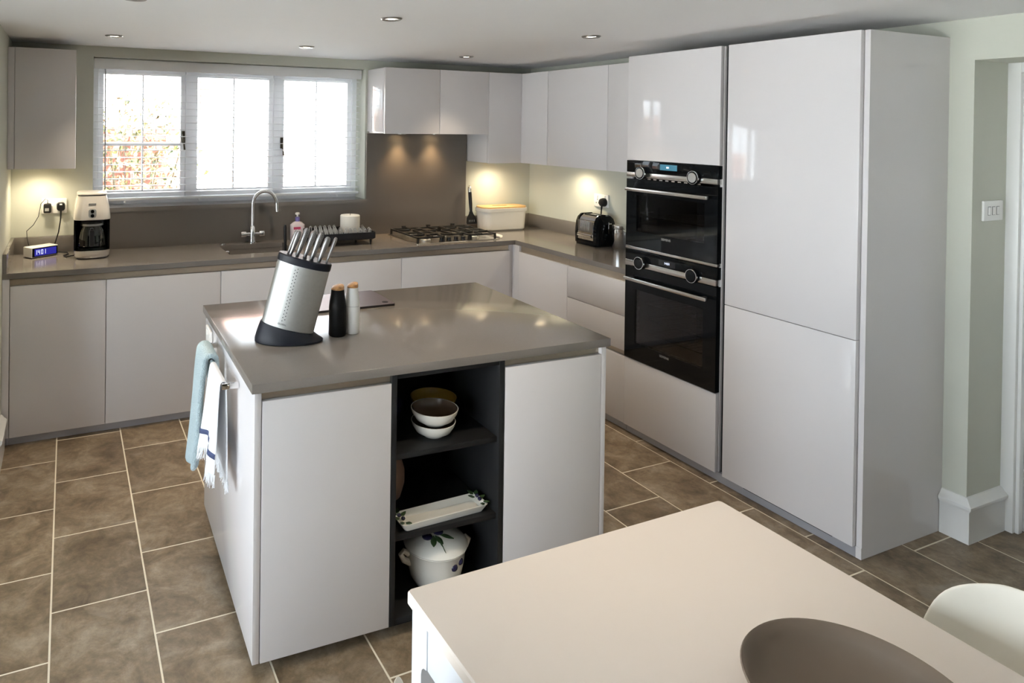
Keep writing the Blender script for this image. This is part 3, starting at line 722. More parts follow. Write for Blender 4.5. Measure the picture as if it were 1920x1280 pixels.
for gx0, gx1, cs in ((-1.275, -1.065, burn[:2]), (-1.06, -0.875, burn[2:3]), (-0.87, -0.65, burn[3:])):
    g = MB(); z0, z1 = H+0.034, H+0.046
    gy0, gy1 = (-0.50, -0.075) if len(cs) == 2 else (-0.43, -0.075)
    for x in (gx0, gx1-0.011): g.box(x, x+0.011, gy0, gy1, z0, z1, 0.002)
    for y in (gy0, gy1-0.011): g.box(gx0, gx1, y, y+0.011, z0, z1, 0.002)
    if len(cs) == 2: g.box(gx0, gx1, (gy0+gy1)/2-0.005, (gy0+gy1)/2+0.006, z0, z1, 0.002)
    for cx_, cy_, r in cs:
        g.box(gx0, cx_-r*0.5, cy_-0.005, cy_+0.005, z0, z1+0.004, 0.002).box(cx_+r*0.5, gx1, cy_-0.005, cy_+0.005, z0, z1+0.004, 0.002)
        lo_ = gy0 if cy_ < (gy0+gy1)/2 or len(cs) == 1 else (gy0+gy1)/2
        hi_ = gy1 if cy_ > (gy0+gy1)/2 or len(cs) == 1 else (gy0+gy1)/2
        g.box(cx_-0.005, cx_+0.005, lo_, cy_-r*0.5, z0, z1+0.004, 0.002).box(cx_-0.005, cx_+0.005, cy_+r*0.5, hi_, z0, z1+0.004, 0.002)
    for x in (gx0+0.006, gx1-0.006):
        for y in (gy0+0.006, gy1-0.006): g.box(x-0.006, x+0.006, y-0.006, y+0.006, H+0.004, z0)
    g.box((gx0+gx1)/2-0.016, (gx0+gx1)/2+0.016, gy1-0.012, gy1, z1, z1+0.016, 0.003)
    g.build('pan_support', 'black_iron', t)
for k in range(5):
    MB().lathe([(0.019, 0.004), (0.019, 0.008), (0.0155, 0.010), (0.0145, 0.030), (0.012, 0.032)], (-1.075+k*0.056, -0.475, H), 20).build('control_knob', 'black_plastic', t)

t = thing('slotted_spatula', 'black slotted spatula with steel handle end leaning on the splashback', 'spatula', (-0.60, -0.10, H+0.05))
b = MB()
rg = []
for z, hw in ((0.0, 0.041), (0.010, 0.046), (0.045, 0.040), (0.075, 0.019), (0.095, 0.012)):
    yy = -0.098 + z*0.15
    rg.append([(-0.60-hw, yy-0.003, H+0.051+z), (-0.60+hw, yy-0.003, H+0.051+z), (-0.60+hw, yy+0.003, H+0.051+z), (-0.60-hw, yy+0.003, H+0.051+z)])
b.loft(rg); b.build('blade', 'black_plastic', t)
for k in range(4): MB().box(-0.622+k*0.0147-0.002, -0.622+k*0.0147+0.002, -0.0985, -0.0955, H+0.064, H+0.082).build('slot', 'grey_print', t)
MB().tube([(-0.60, -0.085, H+0.138), (-0.599, -0.076, H+0.20), (-0.598, -0.062, H+0.290)], [0.010, 0.0135, 0.0135], 12).build('handle', 'black_plastic', t)
MB().tube([(-0.598, -0.062, H+0.290), (-0.598, -0.058, H+0.315), (-0.598, -0.055, H+0.332), (-0.598, -0.053, H+0.339)], [0.0138, 0.0142, 0.011, 0.005], 12).build('handle_end', 'steel', t)

# spoon rest
t = thing('spoon_rest', 'white ceramic spoon rest beside the hob on the worktop', 'spoon rest', (-0.57, -0.36, H))
rg = []
for k in range(13):
    u = k/12; y = -0.47+0.27*u; hw = 0.030*math.sqrt(max(0.02, 1-((u-0.22)/0.24)**2)) if u < 0.42 else max(0.009, 0.017-0.01*(u-0.42))
    x = -0.588+0.055*u
    rg.append([(x-hw, y, H+0.012), (x-hw*0.8, y, H+0.001), (x+hw*0.8, y, H+0.001), (x+hw, y, H+0.012), (x+hw*0.7, y, H+0.006), (x-hw*0.7, y, H+0.006)])
MB().loft(rg).build('dish', 'ceramic_white', t)

# bread bin
t = thing('bread_bin', 'white rounded bread bin with wooden lid in the worktop corner', 'bread bin', (-0.365, -0.12, H))
bx0, bx1, by0, by1 = -0.545, -0.150, -0.205, -0.028
MB().loft(rings_rr([(bx0+0.022, bx1-0.022, by0+0.018, by1-0.012, 0.05, H+0.001), (bx0+0.012, bx1-0.012, by0+0.008, by1-0.006, 0.055, H+0.012), (bx0+0.002, bx1-0.002, by0+0.002, by1, 0.06, H+0.145)], 8)).build('body', 'cream_white', t)
MB().loft(rings_rr([(bx0-0.005, bx1+0.005, by0-0.004, by1+0.003, 0.062, H+0.1455), (bx0-0.007, bx1+0.007, by0-0.006, by1+0.004, 0.064, H+0.150), (bx0-0.006, bx1+0.006, by0-0.005, by1+0.004, 0.064, H+0.172), (bx0, bx1, by0, by1, 0.06, H+0.1725)], 8)).build('rim', 'cream_white', t)
ld = MB().loft(rings_rr([(bx0+0.001, bx1-0.001, by0+0.001, by1-0.001, 0.06, H+0.173), (bx0+0.001, bx1-0.001, by0+0.001, by1-0.001, 0.06, H+0.183), (bx0+0.004, bx1-0.004, by0+0.004, by1-0.004, 0.058, H+0.185)], 8)).build('lid', 'light_wood', t)
MB().loft(rings_rr([(-0.425, -0.300, -0.135, -0.095, 0.018, H+0.1852), (-0.425, -0.300, -0.135, -0.095, 0.018, H+0.1866)], 6)).build('finger_hole', 'acacia', ld)

# dish rack with prongs
t = thing('dish_rack', 'black dish drainer tray with rows of grey prongs', 'dish rack', (-1.74, -0.24, H))
rx0, rx1, ry0, ry1 = -1.95, -1.532, -0.405, -0.085
MB().loft(rings_rr([(rx0+0.01, rx1-0.01, ry0+0.01, ry1-0.01, 0.02, H+0.034), (rx0, rx1, ry0, ry1, 0.024, H+0.042), (rx0, rx1, ry0, ry1, 0.024, H+0.082), (rx0+0.006, rx1-0.006, ry0+0.006, ry1-0.006, 0.02, H+0.082), (rx0+0.010, rx1-0.010, ry0+0.010, ry1-0.010, 0.02, H+0.062)])).build('tray', 'black_plastic', t)
for x in (rx0+0.03, rx1-0.03):
    for y in (ry0+0.03, ry1-0.03):
        MB().lathe([(0.006, 0), (0.010, 0.034), (0.012, 0.040)], (x, y, H), 10).build('foot', 'black_plastic', t)
pr = None
for j in range(5):
    for i in range(11):
        x = rx0+0.045+i*0.034+(0.017 if j % 2 else 0); y = ry0+0.04+j*0.058
        if abs(x+1.645) < 0.075 and y > -0.30: continue
        if pr is None:
            pts = [(0, -0.007, 0), (0, -0.007, 0.030)]+[(0, -0.007*math.cos(a*PI/6), 0.030+0.007*math.sin(a*PI/6)) for a in range(1, 6)]+[(0, 0.007, 0.030), (0, 0.007, 0)]
            pr = MB().tube(pts, 0.0022, 6).build('prong', 'prong_grey', t, raw=True); o = pr
        else:
            o = pr.copy(); COL.objects.link(o); o.parent = t
        o.location = Vector((x, y, H+0.0622))-Vector((-1.74, -0.24, H)); o.rotation_euler = (0, 0, PI/2)
t = thing('pillar_candle', 'white pillar candle standing behind the prongs of the dish rack', 'candle', (-1.645, -0.205, H+0.063))
MB().lathe([(0.066, 0), (0.068, 0.004), (0.068, 0.108), (0.064, 0.113), (0.03, 0.110)], (-1.645, -0.205, H+0.063), 40).build('wax', 'wax', t)
MB().tube([(-1.645, -0.205, H+0.172), (-1.644, -0.205, H+0.182), (-1.640, -0.205, H+0.189)], 0.0015, 6).build('wick', 'dark_print', t)

# soap bottle
t = thing('soap_dispenser', 'clear hand soap pump bottle with purple collar behind the sink', 'bottle', (-1.975, -0.058, H))
MB().loft(rings_rr([(-2.022, -1.928, -0.082, -0.034, 0.02, H+0.001), (-2.025, -1.925, -0.084, -0.032, 0.022, H+0.01), (-2.025, -1.925, -0.084, -0.032, 0.022, H+0.105), (-2.005, -1.945, -0.076, -0.040, 0.016, H+0.122), (-1.990, -1.960, -0.070, -0.046, 0.011, H+0.128)])).build('bottle', 'soap_clear', t)
MB().box(-2.010, -1.960, -0.0855, -0.0842, H+0.075, H+0.092).build('label_print', 'soap_pink', t)
MB().lathe([(0.016, 0), (0.016, 0.026), (0.012, 0.030)], (-1.975, -0.058, H+0.128), 18).build('collar', 'soap_purple', t)
MB().lathe([(0.006, 0), (0.006, 0.012), (0.016, 0.016), (0.016, 0.026), (0.010, 0.030)], (-1.975, -0.058, H+0.158), 18).tube([(-1.975, -0.058, H+0.180), (-1.985, -0.090, H+0.178)], 0.005, 8).build('pump', 'white_plastic', t)

# ------------------------------------------------------------------ left end: coffee machine, clock, socket
t = thing('coffee_machine', 'cream and black filter coffee machine with glass jug and chrome base', 'coffee machine', (-3.292, -0.20, H))
cx0, cx1, cy0, cy1 = -3.392, -3.196, -0.325, -0.075
MB().loft(rings_rr([(cx0+0.014, cx1-0.014, cy0+0.014, cy1-0.01, 0.05, H+0.004), (cx0+0.004, cx1-0.004, cy0+0.004, cy1, 0.055, H+0.016), (cx0, cx1, cy0, cy1, 0.055, H+0.046), (cx0, cx1, cy0, cy1, 0.055, H+0.05)], 8)).build('base', 'chrome', t)
MB().loft(rings_rr([(cx0+0.02, cx1-0.02, cy0+0.02, cy1-0.02, 0.04, H+0.0), (cx0+0.02, cx1-0.02, cy0+0.02, cy1-0.02, 0.04, H+0.004)], 8)).build('foot_ring', 'black_plastic', t)
MB().lathe([(0.08, 0), (0.084, 0.006), (0.076, 0.009)], (-3.294, -0.225, H+0.05), 32).build('hot_plate', 'black_gloss', t)
MB().loft(rings_rr([(cx0, cx1, -0.150, cy1, 0.03, H+0.0505), (cx0, cx1, -0.150, cy1, 0.03, H+0.225)], 6)).build('back_column', 'black_gloss', t)
for s_, (xa, xb) in enumerate(((cx0, cx0+0.012), (cx1-0.012, cx1))): box('side_cheek', 'black_gloss', t, xa, xb, -0.255, -0.145, H+0.0505, H+0.225, 0.003)
MB().loft(rings_rr([(cx0-0.002, cx1+0.002, cy0+0.01, cy1, 0.055, H+0.2255), (cx0-0.003, cx1+0.003, cy0+0.008, cy1, 0.056, H+0.232), (cx0+0.004, cx1-0.004, cy0+0.016, cy1, 0.055, H+0.300), (cx0+0.018, cx1-0.018, cy0+0.03, cy1-0.006, 0.05, H+0.362)], 8)).build('water_tank_housing', 'cream_enamel', t)
MB().loft(rings_rr([(cx0+0.020, cx1-0.020, cy0+0.032, cy1-0.008, 0.05, H+0.3625), (cx0+0.020, cx1-0.020, cy0+0.032, cy1-0.008, 0.05, H+0.3685)], 8)).build('seal', 'black_plastic', t)
MB().loft(rings_rr([(cx0+0.016, cx1-0.016, cy0+0.028, cy1-0.004, 0.05, H+0.369), (cx0+0.016, cx1-0.016, cy0+0.028, cy1-0.004, 0.05, H+0.374), (cx0+0.024, cx1-0.024, cy0+0.036, cy1-0.01, 0.045, H+0.379)], 8)).build('lid', 'cream_enamel', t)
box('badge', 'grey_print', t, -3.314, -3.274, cy0+0.0145, cy0+0.022, H+0.312, H+0.322, 0.001)
cpn = MB().loft([[(p[0], cy0+0.010, p[1]) for p in rrect(-3.315, -3.273, H+0.238, H+0.290, 0.014)], [(p[0], cy0+0.0065, p[1]) for p in rrect(-3.313, -3.275, H+0.240, H+0.288, 0.013)]]).build('switch_plate', 'steel_satin', t)
for dz in (0.251, 0.276): MB().lathe([(0.010, 0), (0.010, 0.004), (0.008, 0.006)], (0, 0, 0), 16).xf(Matrix.Translation((-3.294, cy0+0.0065, H+dz)) @ Matrix.Rotation(PI/2, 4, 'X')).build('button', 'black_gloss', cpn)
jug = MB().lathe([(0.072, 0.0), (0.082, 0.012), (0.081, 0.06), (0.072, 0.105), (0.060, 0.128), (0.057, 0.140), (0.054, 0.140), (0.057, 0.127), (0.069, 0.103), (0.078, 0.06), (0.079, 0.014), (0.068, 0.004)], (-3.294, -0.228, H+0.060), 32).build('jug', 'jug_glass', t)
MB().lathe([(0.058, 0.1405), (0.059, 0.150), (0.04, 0.156)], (-3.294, -0.228, H+0.060), 28).build('jug_lid', 'black_plastic', jug)
MB().lathe([(0.0625, 0.126), (0.0635, 0.128), (0.060, 0.138), (0.058, 0.138)], (-3.294, -0.228, H+0.06), 28, cap0=False, cap1=False).build('jug_band', 'knife_steel', jug)
MB().box(-3.309, -3.283, -0.330, -0.304, H+0.075, H+0.170, 0.006).box(-3.305, -3.287, -0.325, -0.275, H+0.158, H+0.178, 0.004).build('jug_handle', 'black_plastic', jug)

ca = math.radians(34)
ck = thing('alarm_clock', 'white box alarm clock with blue display beside the coffee machine', 'clock', (-3.545, -0.150, H), rot=ca)
MB().box(-0.083, 0.083, -0.0, 0.085, 0.004, 0.062, 0.004).build('case', 'white_plastic', ck, raw=True)
MB().box(-0.075, 0.075, 0.006, 0.079, 0.0, 0.004).build('foot', 'black_plastic', ck, raw=True)
sc_ = MB().box(-0.079, 0.079, -0.0025, 0.0, 0.008, 0.058).build('screen_bezel', 'black_gloss', ck, raw=True)
MB().box(-0.066, 0.070, -0.0032, -0.0025, 0.013, 0.053).build('screen', 'lcd_blue', sc_, raw=True)
# seven-segment 1401
SEG = {'1': 'bc', '4': 'fgbc', '0': 'abcdef'}
dg = MB()
def seg(ch, x, z, w_, h_, th):
    p = {'a': (x, x+w_, z+h_-th, z+h_), 'd': (x, x+w_, z, z+th), 'g': (x, x+w_, z+h_/2-th/2, z+h_/2+th/2), 'b': (x+w_-th, x+w_, z+h_/2, z+h_), 'c': (x+w_-th, x+w_, z, z+h_/2), 'f': (x, x+th, z+h_/2, z+h_), 'e': (x, x+th, z, z+h_/2)}
    for s_ in SEG[ch]:
        a = p[s_]; dg.box(a[0], a[1], -0.0040, -0.0032, a[2], a[3])
for ch, x in (('1', -0.064), ('4', -0.046), ('0', -0.026), ('1', -0.010)): seg(ch, x, 0.021, 0.0118, 0.026, 0.0024)
dg.build('digits', 'lcd_digit', sc_, raw=True)

def socket(label, c, axis):
    t = thing('wall_socket', label, 'socket', c, 'double wall sockets')
    m = Matrix.Translation(c) if axis == 'y' else Matrix.Translation(c) @ Matrix.Rotation(-PI/2, 4, 'Z')
    MB().box(-0.070, 0.070, -0.012, 0.0, -0.045, 0.045, 0.004).xf(m).build('face_plate', 'white_plastic', t)
    for sx in (-0.035, 0.035):
        r_ = MB().box(sx-0.006, sx+0.006, -0.016, -0.012, 0.018, 0.036, 0.001).xf(m).build('rocker_switch', 'white_plastic', t)
        h_ = MB()
        for dx, dz in ((0, 0.006), (-0.011, -0.018), (0.011, -0.018)): h_.box(sx+dx-0.003, sx+dx+0.003, -0.0124, -0.0119, dz-0.004, dz+0.004)
        h_.xf(m).build('pin_holes', 'dark_print', t)
    return m
ms = socket('white double wall socket with two black plugs left of the coffee machine', (-3.500, -0.0005, 1.187), 'y')
mr_ = socket('white double wall socket with one round plug above the toaster', (-0.0005, -0.835, 1.192), 'x')
t = thing('power_adapter', 'black power adapter of the alarm clock in the left socket', 'adapter', (-3.536, -0.013, 1.18))
MB().box(-0.058, -0.016, -0.052, -0.0128, -0.038, 0.018, 0.007).xf(ms).build('block', 'black_plastic', t)
MB().box(-0.050, -0.028, -0.0528, -0.0520, -0.025, -0.008).xf(ms).build('label_print', 'grey_print', t)
MB().tube([(-3.536, -0.035, 1.204), (-3.536, -0.036, 1.226), (-3.548, -0.037, 1.234), (-3.572, -0.036, 1.205), (-3.585, -0.034, 1.13), (-3.612, -0.033, 1.08), (-3.648, -0.032, 1.045), (-3.645, -0.036, 1.00), (-3.633, -0.048, 0.95), (-3.628, -0.062, 0.925), (-3.615, -0.075, 0.915)], 0.0022, 6).build('cable', 'black_plastic', t)
t = thing('power_plug', 'black plug of the coffee machine in the left socket', 'plug', (-3.465, -0.013, 1.18))
MB().loft([[(p[0], -0.0128, p[1]) for p in rrect(-0.024, 0.024, -0.030, 0.022, 0.016)], [(p[0], -0.035, p[1]) for p in rrect(-0.021, 0.021, -0.028, 0.019, 0.014)]]).xf(Matrix.Translation((-3.463, 0, 1.187))).build('plug_body', 'black_plastic', t)
MB().box(-3.470, -3.456, -0.0358, -0.0350, 1.194, 1.202).build('label_print', 'white_plastic', t)
MB().tube([(-3.463, -0.030, 1.16), (-3.463, -0.034, 1.135), (-3.465, -0.036, 1.10), (-3.475, -0.036, 1.03), (-3.492, -0.034, 0.97), (-3.505, -0.032, 0.935), (-3.495, -0.035, 0.914), (-3.46, -0.045, 0.911), (-3.425, -0.07, 0.911), (-3.420, -0.12, 0.911), (-3.445, -0.17, 0.911), (-3.43, -0.215, 0.911), (-3.385, -0.20, 0.915)], [0.006, 0.005]+[0.0034]*11, 8).build('cable', 'black_plastic', t)
t = thing('power_plug', 'round black plug of the toaster in the right socket', 'plug', (-0.013, -0.87, 1.18))
MB().lathe([(0.030, 0), (0.030, 0.012), (0.026, 0.028), (0.018, 0.032)], (0, 0, 0), 24).xf(Matrix.Translation((-0.0128, -0.868, 1.184)) @ rot_to_x()).build('plug_body', 'black_plastic', t)
MB().tube([(-0.035, -0.868, 1.16), (-0.036, -0.866, 1.13), (-0.034, -0.862, 1.08), (-0.028, -0.85, 1.02), (-0.03, -0.84, 0.96)], [0.007, 0.005, 0.0035, 0.0035, 0.0035], 8).build('cable', 'black_plastic', t)

# ------------------------------------------------------------------ toaster, canister
tx0, tx1, ty0, ty1 = -0.215, -0.045, -1.025, -0.800
t = thing('toaster', 'black and chrome two-slot toaster on the right-hand worktop', 'toaster', (-0.13, -0.91, H))
def tprof(i, zt):   # rounded toaster section in x,z
    return [(tx0+i, H+0.012), (tx0+i-0.003, H+0.09), (tx0+i+0.004, H+zt-0.05), (tx0+i+0.018, H+zt-0.02), (tx0+i+0.045, H+zt), (tx1-i-0.045, H+zt), (tx1-i-0.018, H+zt-0.02), (tx1-i-0.004, H+zt-0.05), (tx1-i+0.003, H+0.09), (tx1-i, H+0.012)]
MB().prism(tprof(0.004, 0.204), ty0+0.035, ty1-0.035, 'y').build('chrome_shell', 'chrome', t)
for s_, ys in ((0, (ty0, ty0+0.010, ty0+0.034)), (1, (ty1, ty1-0.010, ty1-0.034))):
    e_ = MB().loft([[(x, ys[0], z) for x, z in tprof(0.016, 0.194)], [(x, ys[1], z) for x, z in tprof(0.004, 0.205)], [(x, ys[2], z) for x, z in tprof(0.0, 0.209)]]).build('end_cap', 'black_gloss', t)
MB().box(tx0+0.003, tx1-0.003, ty0+0.02, ty1-0.02, H, H+0.052, 0.003).build('base_band', 'black_gloss', t)
MB().box(tx0-0.0005, tx0+0.003, ty0+0.04, ty1-0.04, H+0.090, H+0.165).build('vent_panel', 'knife_steel', t)
for k in range(7): MB().box(tx0-0.004, tx0-0.0005, ty0+0.073+k*0.0135, ty0+0.0775+k*0.0135, H+0.098, H+0.163, 0.001).build('vent_fin', 'chrome', t)
MB().tube([(tx0-0.001, ty0+0.045, H+0.068), (tx0-0.001, ty1-0.045, H+0.068)], 0.012, 12).build('embossed_band', 'chrome', t)
for x in (tx0+0.055, tx1-0.055): MB().box(x-0.013, x+0.013, ty0+0.05, ty1-0.05, H+0.2042, H+0.2048).build('slot', 'mat_black', t)
kn = MB().lathe([(0.017, 0), (0.017, 0.010), (0.013, 0.012)], (0, 0, 0), 24).xf(Matrix.Translation((-0.140, ty0-0.0005, H+0.068)) @ Matrix.Rotation(PI/2, 4, 'X')).build('timer_knob', 'black_gloss', t)
MB().lathe([(0.0185, 0), (0.0185, 0.004), (0.0175, 0.004), (0.0172, 0)], (0, 0, 0), 24, cap0=False, cap1=False).xf(Matrix.Translation((-0.140, ty0-0.0005, H+0.068)) @ Matrix.Rotation(PI/2, 4, 'X')).build('knob_ring', 'chrome', kn)
MB().box(-0.118, -0.112, ty0-0.002, ty0+0.002, H+0.085, H+0.165, 0.001).build('lever_slot', 'chrome', t)
MB().box(-0.127, -0.103, ty0-0.016, ty0-0.002, H+0.150, H+0.160, 0.003).build('lever', 'chrome', t)
t = thing('steel_canister', 'small polished steel canister between toaster and oven tower', 'canister', (-0.085, -1.088, H))
MB().lathe([(0.040, 0), (0.042, 0.003), (0.042, 0.128), (0.040, 0.130)], (-0.085, -1.088, H), 32).build('body', 'chrome', t)
MB().lathe([(0.0425, 0.1305), (0.0432, 0.133), (0.0432, 0.150), (0.041, 0.153), (0.03, 0.154)], (-0.085, -1.088, H), 32).build('lid', 'steel', t)

# ------------------------------------------------------------------ island
ISL = ((-2.22425, -2.0914), -0.0286)
IZ = 0.91; IT = 0.880; IB = 0.045; FY = -0.479
def isl(name, label, cat, off, group=None): return thing(name, label, cat, off, group, ISL)
t = isl('island_worktop', 'square warm grey stone worktop on the island', 'worktop', (0, 0, IT))
MB().box(-0.6755, 0.682, -0.491, 0.491, IT, IZ, 0.0015).build('slab', 'quartz', t)
def isl_cab(x0, x1, label, panel_x):
    t = isl('island_cabinet', label, 'cabinet', ((x0+x1)/2, 0, 0), 'island cabinets')
    carcass(t, x0, x1, FY+0.021, 0.462, IB, IT-0.001)
    box('end_panel', 'gloss_white', t, panel_x[0], panel_x[1], FY+0.001, 0.482, IB, IT-0.0005, 0.0012)
    dx0, dx1 = (x0+0.002, x1-0.002)
    box('door', 'gloss_white', t, dx0, dx1, FY-0.0005, FY+0.0185, IB, 0.850, 0.0012)
    MB().box(x0, x1, FY+0.018, FY+0.024, 0.812, IT-0.001).box(x0, x1, FY+0.018, FY+0.03, IT-0.006, IT-0.001).build('finger_channel', 'channel_metal', t)
    box('back_panel', 'gloss_white', t, x0, x1, 0.463, 0.481, IB, IT-0.001, 0.001)
    box('plinth', 'charcoal', t, x0+0.03 if x0 < 0 else x0, x1 if x0 < 0 else x1-0.03, FY+0.055, 0.43, 0.001, IB-0.001, 0)
isl_cab(-0.642, -0.2075, 'white gloss island cabinet left of the open shelves', (-0.664, -0.6425))
isl_cab(0.2265, 0.650, 'white gloss island cabinet right of the open shelves', (0.6505, 0.672))
t = isl('open_shelf_unit', 'dark charcoal open shelf unit in the middle of the island', 'shelf unit', (0.01, 0, 0))
for x0, x1 in ((-0.207, -0.189), (0.205, 0.226)): box('side_panel', 'charcoal', t, x0, x1, FY, -0.06, IB, IT-0.001, 0.001)
box('top_rail', 'charcoal', t, -0.1888, 0.2048, FY+0.003, -0.06, 0.861, IT-0.001, 0.001)
for z in (0.587, 0.316): box('shelf', 'charcoal', t, -0.1888, 0.2048, FY+0.012, -0.0655, z, z+0.019, 0.001)
box('bottom_panel', 'charcoal', t, -0.1888, 0.2048, FY+0.003, -0.0655, IB, IB+0.019, 0.001)
box('back_board', 'charcoal', t, -0.207, 0.226, -0.059, -0.045, IB, IT-0.001, 0)
box('rear_panel', 'gloss_white', t, -0.207, 0.226, 0.463, 0.481, IB, IT-0.001, 0.001)
box('plinth', 'charcoal', t, -0.207, 0.226, FY+0.055, 0.43, 0.001, IB-0.001, 0)

# things on the open shelves
def bowl(label, c, r, h, mt, inside=None, group=None):
    t = isl('cereal_bowl', label, 'bowl', c, group)
    out = [(r*0.45, 0), (r*0.50, 0.004), (r*0.80, h*0.35), (r*0.96, h*0.75), (r, h), (r*0.965, h), (r*0.92, h*0.76), (r*0.75, h*0.40), (r*0.45, h*0.16), (r*0.02, h*0.13)]
    MB().lathe(out[:6], c, 36, cap1=False).build('shell', mt, t)
    MB().lathe(out[5:], c, 36, cap0=False).build('glaze', inside or mt, t)
    return t
bowl('white bowl at the bottom of the pair on the upper shelf', (0.0, -0.375, 0.6065), 0.079, 0.052, 'ceramic_white', 'bowl_inside', 'bowls on the upper shelf')
bowl('white bowl with brown inside stacked on top of another bowl', (0.003, -0.377, 0.6475), 0.084, 0.056, 'ceramic_white', 'bowl_inside', 'bowls on the upper shelf')
bowl('yellow bowl at the back of the upper shelf', (0.090, -0.20, 0.6065), 0.088, 0.060, 'bowl_yellow', 'bowl_yellow', 'bowls on the upper shelf')
bowl('dark blue bowl in the back left of the upper shelf', (-0.105, -0.20, 0.6065), 0.076, 0.060, 'olive', 'olive', 'bowls on the upper shelf')
t = isl('clay_vase', 'tall brown clay vase at the back left of the middle shelf', 'vase', (-0.117, -0.235, 0.3355))
MB().lathe([(0.040, 0), (0.052, 0.01), (0.066, 0.06), (0.066, 0.105), (0.052, 0.15), (0.036, 0.172), (0.038, 0.186), (0.033, 0.186), (0.030, 0.17), (0.02, 0.16)], (-0.117, -0.235, 0.3355), 32).build('body', 'terracotta', t)
def leaf(b, p, d, L, w_, n=Vector((0, 0, 1))):
    p, d = Vector(p), Vector(d).normalized(); s_ = d.cross(n).normalized()
    ps = [p, p+d*L*0.35+s_*w_, p+d*L*0.7+s_*w_*0.7, p+d*L, p+d*L*0.7-s_*w_*0.7, p+d*L*0.35-s_*w_]
    b.loft([[q-n*0.001 for q in ps], [q+n*0.0015 for q in ps]])
ta = math.radians(3)
t = isl('serving_tray', 'long white ceramic tray with green leaf handles on the middle shelf', 'tray', (0.012, -0.415, 0.3355))
trm = Matrix.Translation((0.012, -0.415, 0.3355)) @ Matrix.Rotation(ta, 4, 'Z')
MB().loft(rings_rr([(-0.155, 0.155, -0.034, 0.034, 0.012, 0.0), (-0.172, 0.172, -0.045, 0.045, 0.014, 0.026), (-0.169, 0.169, -0.042, 0.042, 0.013, 0.027), (-0.153, 0.153, -0.032, 0.032, 0.012, 0.006)])).xf(trm).build('dish', 'ceramic_white', t)
for s_ in (-1, 1):
    lb = MB()
    for k, (dx, dy, ang) in enumerate(((0.0, 0.022, 50), (-0.004, 0.030, 120), (0.0, 0.0, 0), (0.002, -0.022, -60), (-0.006, -0.030, -120), (-0.01, 0.012, 160))):
        a = math.radians(ang)
        leaf(lb, (s_*(0.160+dx), dy, 0.0275), (s_*math.cos(a), math.sin(a), 0.25), 0.026, 0.008)
    lb.xf(trm).build('leaf_handle', 'leaf_green', t)
    ob = MB()
    for dx, dy in ((0.0, 0.010), (-0.004, -0.012)): ob.lathe([(0.002, -0.007), (0.006, -0.004), (0.0075, 0), (0.006, 0.004), (0.002, 0.007)], (s_*(0.158+dx), dy, 0.033), 12)
    ob.xf(trm).build('olive_decoration', 'olive', t)
tc_ = (0.030, -0.345, 0.0645)
t = isl('lidded_tureen', 'white lidded tureen painted with olives on the bottom shelf', 'tureen', tc_)
MB().lathe([(0.07, 0), (0.078, 0.006), (0.092, 0.03), (0.103, 0.08), (0.108, 0.128), (0.113, 0.134), (0.110, 0.137), (0.09, 0.137)], tc_, 40).build('pot', 'ceramic_white', t)
ld = MB().lathe([(0.114, 0.1375), (0.116, 0.141), (0.108, 0.152), (0.085, 0.167), (0.05, 0.180), (0.018, 0.186), (0.001, 0.187)], tc_, 40).build('lid', 'ceramic_white', t)
for s_ in (-1, 1):
    MB().tube([(tc_[0]+s_*0.100, tc_[1], tc_[2]+0.085), (tc_[0]+s_*0.125, tc_[1], tc_[2]+0.10), (tc_[0]+s_*0.137, tc_[1], tc_[2]+0.122), (tc_[0]+s_*0.126, tc_[1], tc_[2]+0.132), (tc_[0]+s_*0.108, tc_[1], tc_[2]+0.118)], [0.012, 0.011, 0.009, 0.009, 0.011], 10).build('handle', 'ceramic_white', t)
def ball(b, c, r, sq=1): b.lathe([(r*math.sin(PI*k/8)+0.0003, -r*sq*math.cos(PI*k/8)) for k in range(9)], c, 16)
zlid = lambda r: tc_[2]+0.187-3.0*r*r
for dx, dy in ((-0.046, -0.026), (-0.002, -0.022)):
    ball(b_ := MB(), (tc_[0]+dx, tc_[1]+dy, zlid(math.hypot(dx, dy))+0.001), 0.019, 0.42); b_.build('painted_olive', 'olive', ld)
lb = MB()
def lid_leaf(p0, a, L_, w_):
    d = Vector((math.cos(a), math.sin(a), 0)); s_ = Vector((-d.y, d.x, 0)); rings = []
    for k in range(7):
        u = k/6; hw = w_*math.sin(PI*min(max(u, 0.04), 0.97))**0.8
        c_ = Vector((p0[0], p0[1], 0))+d*L_*u
        f_ = lambda q, e: Vector((tc_[0]+q.x, tc_[1]+q.y, zlid(math.hypot(q.x, q.y))+e))
        rings.append([f_(c_-s_*hw, 0.0006), f_(c_, 0.0030), f_(c_+s_*hw, 0.0006)])
    lb.loft(rings, False, False, False)
for p0, a, L_, w_ in (((-0.026, -0.034), -2.0, 0.042, 0.011), ((-0.020, -0.036), -1.25, 0.040, 0.010), ((-0.004, -0.036), -0.45, 0.052, 0.009), ((-0.016, -0.040), -1.5, 0.062, 0.003)): lid_leaf(p0, a, L_, w_)
lb.build('painted_leaves', 'leaf_green', ld)
ob = MB()
for a, z in ((-1.35, 0.098), (-1.05, 0.108)): ball(ob, (tc_[0]+0.099*math.cos(a), tc_[1]+0.099*math.sin(a), tc_[2]+z), 0.014, 1)
tag(ob.build('painted_olives', 'olive', t), kind='stuff')

